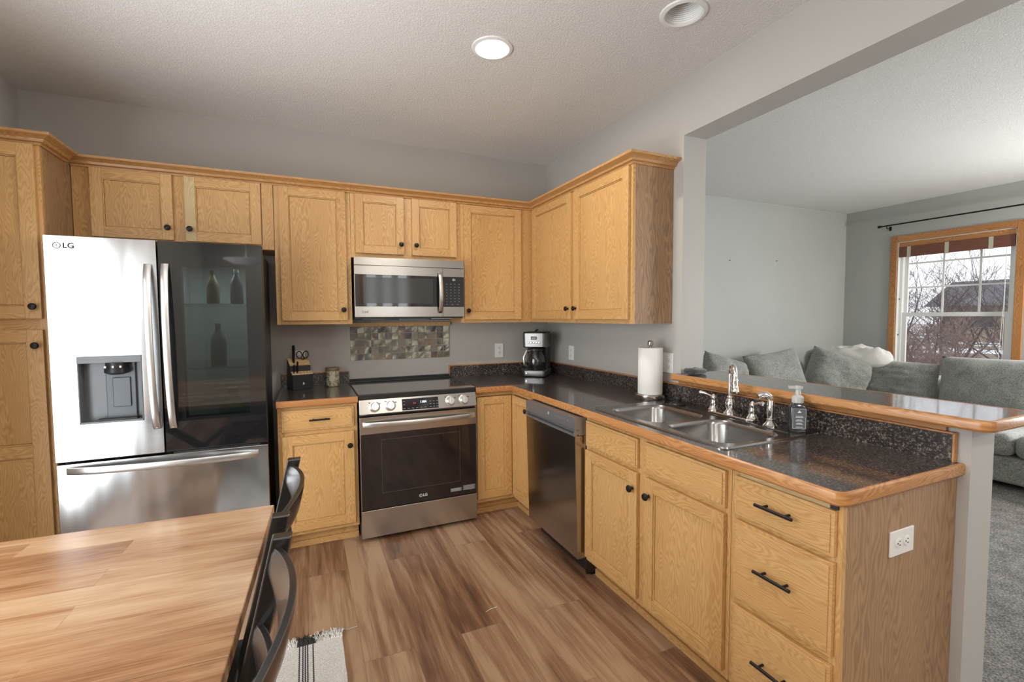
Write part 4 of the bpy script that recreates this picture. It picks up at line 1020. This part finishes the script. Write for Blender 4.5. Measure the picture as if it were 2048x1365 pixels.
handle(-.050, -.056, .1165, .055, .013, 'steak_knife', 'short black-handled steak knife in the leftmost slot of the lower row')
handle(-.028, -.056, .1165, .075, .015, 'steak_knife', 'longer black-handled steak knife second in the lower row of the block')
k = MB()
for s in (-1, 1):
    pts = [Vector((.030+s*.021+.018*cos(a), .028, .228+.024*sin(a)+s*.10*(.018*cos(a)))) for a in [2*pi*i/20 for i in range(20)]]
    k.tube(pts+[pts[0]], .0035, 8, caps=False); k.tube([(.030+s*.012, .028, .206), (.030, .022, .19)], .004, 8)
k.xform(MK); tag(k.build('kitchen_scissors', M['blackplastic'], smooth=True), 'black-handled kitchen scissors with two loops standing in the knife block', 'scissors')
# candle jar
CJ = thing('candle_jar', 'speckled cream candle jar with a wooden lid by the range', 'candle', (-1.776, -.10, CT))
def jarmat():
    m, nt, p = newmat('mercury_glass'); g = N(nt, 'ShaderNodeTexCoord'); n1 = noise_(nt, g.outputs['Object'], 70, 4, .7)
    lk(nt, ramp(nt, n1, [(.42, (.16, .13, .08)), (.55, (.46, .42, .30))]), p.inputs['Base Color']); p.inputs['Roughness'].default_value = .2; return m
jc = (-1.776, -.100, CT+.0005)
k = MB(); k.lathe([(.040, 0), (.044, .004), (.045, .012), (.045, .105), (.042, .112)], jc, seg=40); k.build('jar', jarmat(), CJ, smooth=True)
k = MB(); k.lathe([(.043, .112), (.047, .114), (.047, .130), (.045, .133), (.001, .134)], jc, seg=40); k.build('lid', simple('lid_wood', (.17, .12, .06), .5), CJ, smooth=True)
k = MB(); k.lathe([(.018, .0445), (.018, .0458)], (jc[0]-.004, jc[1], jc[2]+.058), (-.06, -1, 0), 28, sq=1.3); k.build('oval_label', simple('cream_label', (.45, .42, .33), .6), CJ)

# coffee maker in the corner, turned to face the room diagonally
CM = thing('coffee_maker', 'stainless drip coffee maker with black glass carafe in the worktop corner', 'coffee maker', (-.21, -.21, CT))
MC = Matrix.Translation((-.212, -.212, CT+.0006)) @ Matrix.Rotation(R(-40), 4, 'Z')
def cm(name, mb, mat, par=None, **k): mb.xform(MC); return mb.build(name, mat, par or CM, **k)
def cr(hw_, y0_, y1_, z, r_=.03): return [(p[0], p[1], z) for p in rrect(-hw_, hw_, y0_, y1_, r_, 6)]
k = MB(); k.loft([cr(.096, -.115, .115, .006), cr(.098, -.117, .117, .012), cr(.098, -.117, .117, .048), cr(.094, -.112, .114, .054)], cap0=True, cap1=True); cm('base', k, M['darksteel'], smooth=True)
k = MB(); k.loft([cr(.092, .035, .116, .054, .02), cr(.092, .035, .116, .245, .02)], cap0=True, cap1=True); cm('rear_column', k, M['blackplastic'], smooth=True)
k = MB(); k.loft([cr(.094, -.095, .118, .236), cr(.097, -.105, .120, .243), cr(.098, -.108, .120, .345), cr(.098, -.108, .120, .350)], cap0=True, cap1=True); hd_ = cm('brewing_head', k, M['darksteel'], smooth=True)
k = MB(); k.loft([cr(.096, -.106, .119, .3503), cr(.092, -.100, .115, .360)], cap0=True, cap1=True); k.tube([(-.02, .03, .358), (0, -.01, .374), (.02, -.05, .378)], [.006, .009, .007], 10); cm('lid', k, M['blackplastic'], smooth=True)
k = MB(); k.box(-.024, .024, -.1100, -.1083, .300, .325); dsp = cm('display', k, M['slot'], hd_)
k = MB(); k.box(-.018, .018, -.1106, -.1101, .305, .320); cm('display_digits', k, simple('lcd', (.25, .27, .24), .4), dsp)
for i in range(5):
    k = MB(); k.lathe([(.0075, 0), (.0075, .003), (.005, .004)], (-.044+.022*i, -.1083, .276), (0, -1, 0), 16); cm('button', k, M['chrome'], hd_, smooth=True)
k = MB(); k.lathe([(.004, 0), (.004, .003)], (-.060, -.1175, .03), (0, -1, 0), 16); cm('indicator_ring', k, M['chrome'])
CA = thing('coffee_carafe', 'black glass carafe with steel-trimmed handle inside the coffee maker', 'carafe', (-.24, -.24, CT+.055))
k = MB(); k.lathe([(.052, 0), (.062, .004), (.074, .040), (.076, .070), (.066, .115), (.052, .145), (.050, .150)], (0, -.036, .0550), seg=40)
k.xform(MC); k.build('glass_body', simple('dark_carafe_glass', (.012, .012, .012), .03, 0, .8, coat=.6), CA, smooth=True)
k = MB(); k.lathe([(.053, .1502), (.058, .153), (.058, .168), (.045, .178), (.001, .180)], (0, -.036, .0550), seg=36); k.xform(MC); k.build('carafe_lid', M['blackplastic'], CA, smooth=True)
k = MB(); k.tube([(-.035, -.080, .216), (-.058, -.120, .210), (-.076, -.140, .160), (-.072, -.135, .105), (-.052, -.095, .082)], [.008, .010, .010, .009, .007], 12); k.xform(MC); k.build('carafe_handle', M['hsteel'], CA, smooth=True)

# dark cloth on the bar
def blob(name, mat, w, d, h, seed, label, cat, Mx, nz=.35, seg=(28, 18), pw=.55, fr=1):
    k = MB(); lp = []
    for i in range(seg[1]+1):
        ph = -pi/2+pi*i/seg[1]; L = []
        for j in range(seg[0]):
            th = 2*pi*j/seg[0]; sx = math.copysign(abs(cos(th))**pw, cos(th)); sy = math.copysign(abs(sin(th))**pw, sin(th))
            cp = abs(cos(ph))**pw; v = Vector((w*.5*sx*cp, d*.5*sy*cp, h*.5*(1+math.copysign(abs(sin(ph))**.8, sin(ph)))))
            nn = noise.noise(Vector((v.x*18*fr+seed, v.y*18*fr, v.z*22*fr)))+.5*noise.noise(Vector((v.x*45*fr+seed, v.y*45*fr, v.z*40*fr)))
            v += Vector((v.x*.25, v.y*.25, v.z*.9))*nn*nz; v.z = max(0, v.z); L.append(tuple(v))
        lp.append(L)
    k.loft(lp); k.xform(Mx); o_ = k.build(name, mat, smooth=True, ang=180)
    if label: tag(o_, label, cat)
    return o_
blob('folded_cloth', M['cloth'], .15, .075, .034, 3, 'small crumpled dark grey cloth at the wall end of the bar ledge', 'cloth', Matrix.Translation((.042, -1.662, BZ+.0008)) @ Matrix.Rotation(R(12), 4, 'Z'))
# ------------------------------------------------------------------ dining table and chairs
def local(name, label, cat, group=None):
    o = thing(name, label, cat, (0, 0, 0), group); return o
TB = local('dining_table', 'large wooden butcher-block dining table with black base in the left foreground', 'table')
mb = MB(); mb.box(-1.02, 0, -.766, 0, .728, .760, g='x'); mb.build('tabletop', M['table'], TB, bevel=.0025)
mb = MB(); mb.box(-1.02, 0, -1.75, -.7675, .728, .760, g='x'); mb.build('table_leaf', M['table'], TB, bevel=.0025)
mb = MB()
for b in ((-.985, -.04, -.06, -.035), (-.985, -.04, -1.71, -1.685)): mb.box(*b, .650, .7278)
for b in ((-.985, -.960, -1.685, -.06), (-.065, -.04, -1.685, -.06)): mb.box(*b, .650, .7278)
mb.build('apron', M['chair'], TB, bevel=.002)
for y in (-.13, -1.60):
    mb = MB()
    for s in (-1, 1):
        a, b = -.51-s*.40, -.51+s*.40
        mb.prism([(a-.04, .0095), (a+.04, .0095), (b+.04, .6495), (b-.04, .6495)], y-.022+.0225*s, y+.022+.0225*s, 'y')
    mb.build('trestle_leg', M['chair'], TB, bevel=.003)
mb = MB(); mb.box(-.54, -.48, -1.54, -.19, .33, .39); mb.build('stretcher', M['chair'], TB, bevel=.003)
TB.location = (-2.059, -1.843, 0); TB.rotation_euler = (0, 0, R(-2.6))

PN = thing('added_pendant', 'made-up shallow bowl pendant lamp above the dining table, out of view', 'ceiling light', (-2.45, -3.0, 1.93))  # bowl and stem invented to carry the added uplight
mb = MB(); mb.lathe([(.02, 0), (.12, .012), (.19, .045), (.195, .045), (.12, .006), (.02, -.006)], (-2.45, -3.0, 1.925), seg=40, caps=False); mb.build('bowl', M['canwhite'], PN, smooth=True)
mb = MB(); mb.tube([(-2.45, -3.0, 1.93), (-2.45, -3.0, 2.69)], .006, 10); mb.lathe([(.06, .765), (.06, .775), (.001, .779)], (-2.45, -3.0, 1.925), seg=24); mb.build('stem', M['hsteel'], PN, smooth=True)

def make_chair(label):
    c = local('dining_chair', label, 'chair', 'black ladder-back dining chairs along the table')
    zz = [(.0095, -.070), (.45, -.100), (.70, -.058), (.84, -.024), (.978, .008)]
    for s in (-1, 1):
        f = [(x+.018, z) for z, x in zz]; b = [(x-.018, z) for z, x in zz]
        k = MB(); k.prism(b+f[::-1], s*.213-.014, s*.213+.014, 'y'); k.build('leg', M['chair'], c, bevel=.003)
        k = MB(); k.box(-.545, -.508, s*.213-.018, s*.213+.018, .0095, .44); k.build('leg', M['chair'], c, bevel=.003)
    def px(z):
        for (a, xa), (b, xb) in zip(zz[:-1], zz[1:]):
            if a <= z <= b: return xa+(xb-xa)*(z-a)/(b-a)
    for zc, h in ((.935, .078), (.795, .066), (.655, .066)):
        lp = []
        for i in range(17):
            t = i/16; y = -.199+.398*t; bow = .036*sin(pi*t)**.9; x = px(zc)+bow-.004; hh = h*(.62+.38*sin(pi*t)**.7); L = []
            for q in range(12):
                a = 2*pi*q/12; L.append((x+.0085*max(-1, min(1, 1.3*cos(a)))+.28*hh*.5*sin(a), y, zc+hh*.5*max(-1, min(1, 1.2*sin(a)))))
            lp.append(L)
        k = MB(); k.loft(lp, cap0=True, cap1=True); k.build('back_slat', M['chair'], c, smooth=True, ang=50)
    k = MB(); k.prism([(-.56, -.235), (-.13, -.198), (-.13, .198), (-.56, .235)], .44, .465, 'z'); k.build('seat', M['chair'], c, bevel=.006)
    for s in (-1, 1):
        k = MB(); k.box(-.51, -.10, s*.213-.010, s*.213+.010, .20, .225); k.build('stretcher', M['chair'], c)
    return c
c1 = make_chair('black ladder-back chair farther along the table, nearest the refrigerator')
c2 = copy_tree(c1); c2['label'] = 'black ladder-back chair nearest the camera, its near post cut off by the frame'
c1.location = (-2.003, -2.290, 0); c2.location = (-2.014, -2.826, 0); c1.rotation_euler = c2.rotation_euler = (0, 0, R(-2.4))

# rug with black stripes and fringe
RG = thing('rug', 'white woven rug with thin black stripes and knotted fringe on the plank floor', 'rug', (-2.15, -2.3, 0))
def rugmat():
    m, nt, p = newmat('striped_cotton'); g = N(nt, 'ShaderNodeNewGeometry'); sp_ = N(nt, 'ShaderNodeSeparateXYZ'); lk(nt, g.outputs['Position'], sp_.inputs[0])
    zig = math_(nt, 'MULTIPLY', math_(nt, 'PINGPONG', sp_.outputs[1], .006), .45)
    X = math_(nt, 'ADD', sp_.outputs[0], zig); acc = None
    for c in (-2.001, -1.988, -1.979, -1.970, -1.949, -2.45, -2.437, -2.428, -2.419, -2.40):
        s = math_(nt, 'LESS_THAN', math_(nt, 'ABSOLUTE', math_(nt, 'SUBTRACT', X, c)), .0026); acc = s if acc is None else math_(nt, 'MAXIMUM', acc, s)
    n1 = noise_(nt, g.outputs['Position'], 260, 2)
    base = ramp(nt, n1, [(.35, (.50, .48, .45)), (.6, (.70, .68, .65))])
    lk(nt, mix(nt, acc, base, (.03, .03, .035)), p.inputs['Base Color']); p.inputs['Roughness'].default_value = .95; bump(nt, p, n1, .6, .003); return m
mb = MB(); y0r, y1r = -3.3, -1.505; rg = random.Random(2); L = []; Rr = []
n = 60
for i in range(n+1):
    y = y1r+(y0r-y1r)*i/n; L.append((-2.56, y)); Rr.append((-1.832+.004*noise.noise(Vector((0, y*14, 0)))-.006*i/n, y))
mb.prism(L+Rr[::-1], .001, .009, 'z'); mb.build('woven_field', rugmat(), RG)
for nm, mt, sel in (('fringe', fabric('white_yarn', (.62, .60, .57), 200), False), ('dark_fringe', simple('black_yarn', (.03, .03, .03), .9), True)):
    mb = MB()
    for i in range(150):
        x = -2.56+.728*(i+.5)/150; dark = -2.012 < x < -1.940 or -2.46 < x < -2.39
        if dark != sel: continue
        for q in range(2):
            a = rg.uniform(-.5, .5); l = rg.uniform(.045, .075); x0 = x+rg.uniform(-.002, .002)
            pts = [(x0, y1r-.002, .007)]
            for s in range(1, 6):
                t = s/5; pts.append((x0+sin(a)*l*t+rg.uniform(-.003, .003), y1r+cos(a)*l*t, .009+.006*sin(pi*t)+rg.uniform(-.002, .003)))
            mb.tube(pts, [.0026, .003, .0028, .0028, .0024, .0016], 5)
    o = mb.build(nm, mt, RG, smooth=True); o['kind'] = 'stuff'
mb = MB(); mb.tube([(-1.835, -1.452, .004), (-1.80, -1.462, .002), (-1.765, -1.458, .002)], .0011, 5)
tag(mb.build('loose_thread', M['white']), 'short white thread trailing on the floor at the rug corner', 'thread')
mb = MB(); mb.tube([(-1.198, -1.604, .0022), (-1.17, -1.592, .0020), (-1.135, -1.590, .0022)], .0012, 5)
tag(mb.build('loose_thread', M['white']), 'short white thread lying alone in the middle of the plank floor', 'thread')

# ------------------------------------------------------------------ sofa and cushions
SF = thing('sectional_sofa', 'large grey-green sectional sofa in the living room corner under the window', 'sofa', (3.2, -1.2, 0))
def rb(name, b, bev=.05, par=None):
    k = MB(); k.box(*b); return k.build(name, M['sofa'], par or SF, bevel=bev, seg=4, smooth=True, ang=180)
rb('base', (3.10, 4.40, -2.90, -.98, .055, .27), .03); rb('base', (1.00, 4.40, -.975, .12, .055, .27), .03)
rb('back_frame', (4.26, 4.45, -2.90, -.05, .275, .70), .06); rb('back_frame', (1.00, 4.42, .00, .16, .275, .70), .06)
rb('seat_cushion', (3.05, 4.10, -1.93, -1.0, .275, .46), .06); rb('seat_cushion', (3.05, 4.10, -2.88, -1.935, .275, .46), .06)
rb('seat_cushion', (3.05, 4.10, -.985, -.18, .275, .45), .06); rb('seat_cushion', (2.03, 3.04, -.985, -.18, .275, .45), .06); rb('seat_cushion', (1.02, 2.02, -.985, -.18, .275, .45), .06)
mb = MB()
for x, y in ((3.18, -2.82), (4.30, -2.82), (3.18, -1.05), (1.08, -.90), (1.08, .04), (4.30, .04)): mb.box(x-.03, x+.03, y-.03, y+.03, .009, .056)
mb.build('feet', M['blackplastic'], SF)
def cushion(name, w, h, t, loc, rot, mat, label=None, cat='cushion', seed=0, wr=.02, par=None, group=None, pinch=.10, n=26):
    k = MB(); g = {}
    Mx = Matrix.Translation(Vector(loc)) @ Euler(rot, 'XYZ').to_matrix().to_4x4()
    for s in (1, -1):
        for i in range(n+1):
            for j in range(n+1):
                u = -1+2*i/n; v = -1+2*j/n
                if s == -1 and (i in (0, n) or j in (0, n)): g[s, i, j] = g[1, i, j]; continue
                x = w*.5*u*(1-pinch*(1-v*v)*abs(u)**3*.6); z = h*.5*v*(1-pinch*(1-u*u)*abs(v)**3*.6)
                th = t*.5*((1-u**4)*(1-v**4))**.55
                nn = noise.noise(Vector((x*5+seed, z*5, s)))*.8+.6*abs(noise.noise(Vector((x*9+seed*2, z*16, s*2))))+.35*noise.noise(Vector((x*26, z*26+seed, s)))
                e = (1-u**6)*(1-v**6); k.v.append((x+wr*.6*nn*e, s*(th+wr*nn*e), z)); g[s, i, j] = len(k.v)-1
        for i in range(n):
            for j in range(n): k.face([g[s, i, j], g[s, i+1, j], g[s, i+1, j+1], g[s, i, j+1]])
    k.xform(Mx); o_ = k.build(name, mat, par, smooth=True, ang=180)
    if label: tag(o_, label, cat, group)
    return o_
# rotation: local y is the thin direction; local z up
cushion('sofa_cushion', .66, .52, .22, (2.02, -.155, .725), (R(-16), R(14), R(4)), M['sofa'], 'slumped grey sofa cushion, leftmost of those on the far wall', seed=1, wr=.03)
cushion('sofa_cushion', .68, .56, .22, (2.72, -.19, .735), (R(-18), R(-7), R(-10)), M['sofa'], 'square grey sofa cushion, second from left against the far wall', seed=5, wr=.012)
cushion('sofa_cushion', .62, .52, .36, (3.58, -.29, .70), (R(-14), R(20), R(-40)), M['sofa'], 'round crumpled grey corner cushion tipped below the white throw', seed=9, wr=.045, pinch=.02)
cushion('sofa_cushion', .86, .44, .28, (3.99, -.62, .675), (R(-8), R(1), R(-90)), M['sofa'], 'grey back cushion with bunched cover under the left side of the window', seed=13, wr=.045, pinch=.03)
cushion('sofa_cushion', .96, .52, .28, (3.95, -1.56, .725), (R(-10), R(-1), R(-90)), M['sofa'], 'large grey back cushion at the right edge of the view', seed=17, wr=.012, pinch=.02)
blob('throw_blanket', M['throw'], .80, .30, .25, 8, 'folded white fleece throw lying on top of the sofa cushions in the corner', 'blanket',
     Matrix.Translation((3.92, -.26, .775)) @ Matrix.Rotation(R(-84), 4, 'Z') @ Matrix.Rotation(R(-3), 4, 'Y'), nz=.30, seg=(56, 32), pw=.6, fr=.35)

# ------------------------------------------------------------------ window blind, cords and curtain rod
BL = thing('window_blind', 'rolled-up brown woven bamboo blind with three pale tapes in the window', 'blind', (LX, -.9, 2.07))
mb = MB(); mb.box(LX+.004, LX+.030, WY0+.008, WY1-.008, 2.195, 2.248, g='y'); mb.build('headrail', M['edge'], BL)
def bamboo():
    m, nt, p = newmat('woven_bamboo'); g = N(nt, 'ShaderNodeNewGeometry'); s_ = N(nt, 'ShaderNodeSeparateXYZ'); lk(nt, g.outputs['Position'], s_.inputs[0])
    st = math_(nt, 'PINGPONG', s_.outputs[2], .0035)
    n1 = noise_(nt, comb(nt, 0.0, math_(nt, 'MULTIPLY', s_.outputs[1], 9.0), math_(nt, 'MULTIPLY', s_.outputs[2], 300.0)), 1.0, 2)
    f = math_(nt, 'ADD', math_(nt, 'MULTIPLY', st, 120.0), math_(nt, 'MULTIPLY', n1, .6))
    lk(nt, ramp(nt, f, [(.3, (.07, .022, .014)), (.6, (.22, .085, .05)), (.9, (.34, .16, .10))]), p.inputs['Base Color']); p.inputs['Roughness'].default_value = .7; return m
mb = MB()
for i, z in enumerate((2.075, 2.083, 2.092)): mb.box(LX-.002+.009*i, LX+.006+.009*i, WY0+.012, WY1-.012, z, 2.196, g='y')
mb.build('woven_slats', bamboo(), BL, bevel=.001)
for y in (-.505, -.855, -1.215):
    mb = MB(); mb.box(LX-.0035, LX-.0022, y-.018, y+.018, 2.073, 2.194); mb.box(LX-.0035, LX+.02, y-.018, y+.018, 2.0715, 2.0745); mb.build('tape', simple('pale_tape', (.50, .50, .38), .9), BL)
mb = MB(); mb.tube([(LX+.002, -1.335, 2.08), (LX+.004, -1.33, 1.5), (LX+.003, -1.305, .80)], .0022, 6); mb.tube([(LX+.002, -1.335, 2.08), (LX+.004, -1.335, 1.5), (LX+.003, -1.338, .80)], .0022, 6); mb.build('pull_cord', M['white'], BL)
CRD = thing('curtain_rod', 'thin black curtain rod mounted above the living room window', 'curtain rod', (LX-.08, -.9, 2.44))
mb = MB(); mb.tube([(LX-.08, -.255, 2.458), (LX-.08, -1.75, 2.458)], .008, 14); mb.build('rod', M['blackmetal'], CRD, smooth=True)
for y, d_ in ((-.255, 1), (-1.75, -1)):
    mb = MB(); mb.lathe([(.010, 0), (.014, .004), (.010, .010), (.016, .018), (.016, .034), (.010, .040)], (LX-.08, y, 2.458), (0, d_, 0), 18); mb.build('finial', M['blackmetal'], CRD, smooth=True)
for y in (-.31, -1.68):
    mb = MB(); mb.tube([(LX-.08, y, 2.449), (LX-.08, y, 2.428), (LX-.001, y, 2.428)], .005, 8); mb.box(LX-.006, LX-.0003, y-.012, y+.012, 2.405, 2.452); mb.build('bracket', M['blackmetal'], CRD)

# ------------------------------------------------------------------ outdoors
def groundmat():
    m, nt, p = newmat('winter_ground'); g = N(nt, 'ShaderNodeNewGeometry'); P_ = g.outputs['Position']
    n1 = noise_(nt, P_, .35, 4, .6); n2 = noise_(nt, P_, 6, 4, .7)
    c = ramp(nt, n2, [(.35, (.10, .075, .05)), (.65, (.24, .20, .14))]); sn = ramp(nt, n1, [(.50, (0, 0, 0)), (.56, (1, 1, 1))])
    lk(nt, mix(nt, sn, c, (.72, .74, .78)), p.inputs['Base Color']); p.inputs['Roughness'].default_value = .95; return m
mb = MB(); mb.box(LX+.2, 120, -60, 90, -.75, -.6); struct(mb.build('ground', groundmat()))
HS = thing('neighbor_house', 'low tan house with a long grey roof beyond the bare trees', 'house', (46, 12, -.6))
mb = MB(); mb.box(42.6, 49.5, 4.5, 15.5, -.6, 2.1); mb.build('wall', simple('tan_siding', (.33, .27, .21), .8), HS)
mb = MB(); mb.prism([(41.9, 2.0), (50.2, 2.0), (46.0, 4.0)], 3.8, 16.4, 'y'); mb.build('roof', simple('grey_shingles', (.135, .125, .145), .9), HS)
for y in (7.0, 9.6, 12.6):
    mb = MB(); mb.box(42.52, 42.62, y, y+1.1, .5, 1.6); mb.build('window', simple('house_window', (.06, .07, .09), .1), HS)
bark = simple('bare_bark', (.13, .10, .095), .9); bark2 = simple('reddish_twigs', (.20, .14, .125), .9)
def tree(seed, h, stems, lv, spread, r0, up=.25, kids=4):
    rn = random.Random(seed); k = MB()
    def br(p, d, L, r, l):
        pts = [p.copy()]; rs = [r]; ns_ = 3 if l > 1 else 2; q = p.copy(); dd = d.copy()
        for i in range(ns_):
            dd = (dd+Vector((rn.uniform(-1, 1), rn.uniform(-1, 1), rn.uniform(-.6, 1)))*.16+Vector((0, 0, up*.25))).normalized(); q = q+dd*L/ns_; pts.append(q.copy()); rs.append(max(.0028, r*(1-.55*(i+1)/ns_)))
        k.tube(pts, rs, 5 if l > 2 else 3, caps=False)
        if l == 0: return
        for c_ in range(kids+(1 if l == 1 else 0)):
            t = rn.uniform(.35, 1.0); i = min(ns_-1, int(t*ns_)); b = pts[i].lerp(pts[i+1], t*ns_-i)
            s_ = Vector((rn.uniform(-1, 1), rn.uniform(-1, 1), rn.uniform(-.25, .7))).normalized(); nd = (dd*.75+s_*spread).normalized()
            br(b, nd, L*rn.uniform(.50, .72), max(.0028, rs[i]*.62), l-1)
    for s in range(stems):
        a = 2*pi*s/stems+rn.random(); t = .32 if stems > 1 else .05
        br(Vector((.10*cos(a), .10*sin(a), 0)) if stems > 1 else Vector((0, 0, -.02)), Vector((cos(a)*t, sin(a)*t, 1)).normalized(), h*.42, r0, lv)
    return k
kt = tree(11, 4.3, 4, 4, .85, .045); T1 = kt.build('bare_tree', bark, fix=False); T1.location = (11.5, 2.35, -.6)
tag(T1, 'bare tree with upward fanning branches, left of the two seen in the window', 'tree')
kt = tree(23, 4.6, 4, 4, .75, .045); T2 = kt.build('bare_tree', bark, fix=False); T2.location = (11.0, 1.15, -.6)
tag(T2, 'bare tree with dense fanning branches behind the right half of the window', 'tree')
T3 = copy_tree(T1, loc=(19, 7.6, -.6)); T3.rotation_euler = (0, 0, 2.1); T3['label'] = 'distant bare tree beyond the left edge of the window view'
T4 = copy_tree(T2, loc=(20, 3.3, -.6)); T4.rotation_euler = (0, 0, .9); T4['label'] = 'distant bare tree standing behind the nearer trees, before the house'
kt = tree(31, 2.7, 6, 3, .95, .022, up=.1, kids=4); SH = kt.build('bare_shrub', bark2, fix=False)
spots = [(8.8, 1.75, 0), (8.6, .65, 1.3), (10.2, 2.6, 3.1), (11.6, .75, 4.4), (12.8, 3.2, 5.2)]
for i, (x, y, a) in enumerate(spots):
    o = SH if i == 0 else copy_tree(SH)
    o.location = (x, y, -.6); o.rotation_euler = (0, 0, a)
    tag(o, 'leafless reddish-brown shrub in the thicket filling the lower half of the window', 'shrub', 'leafless shrubs outside the window')
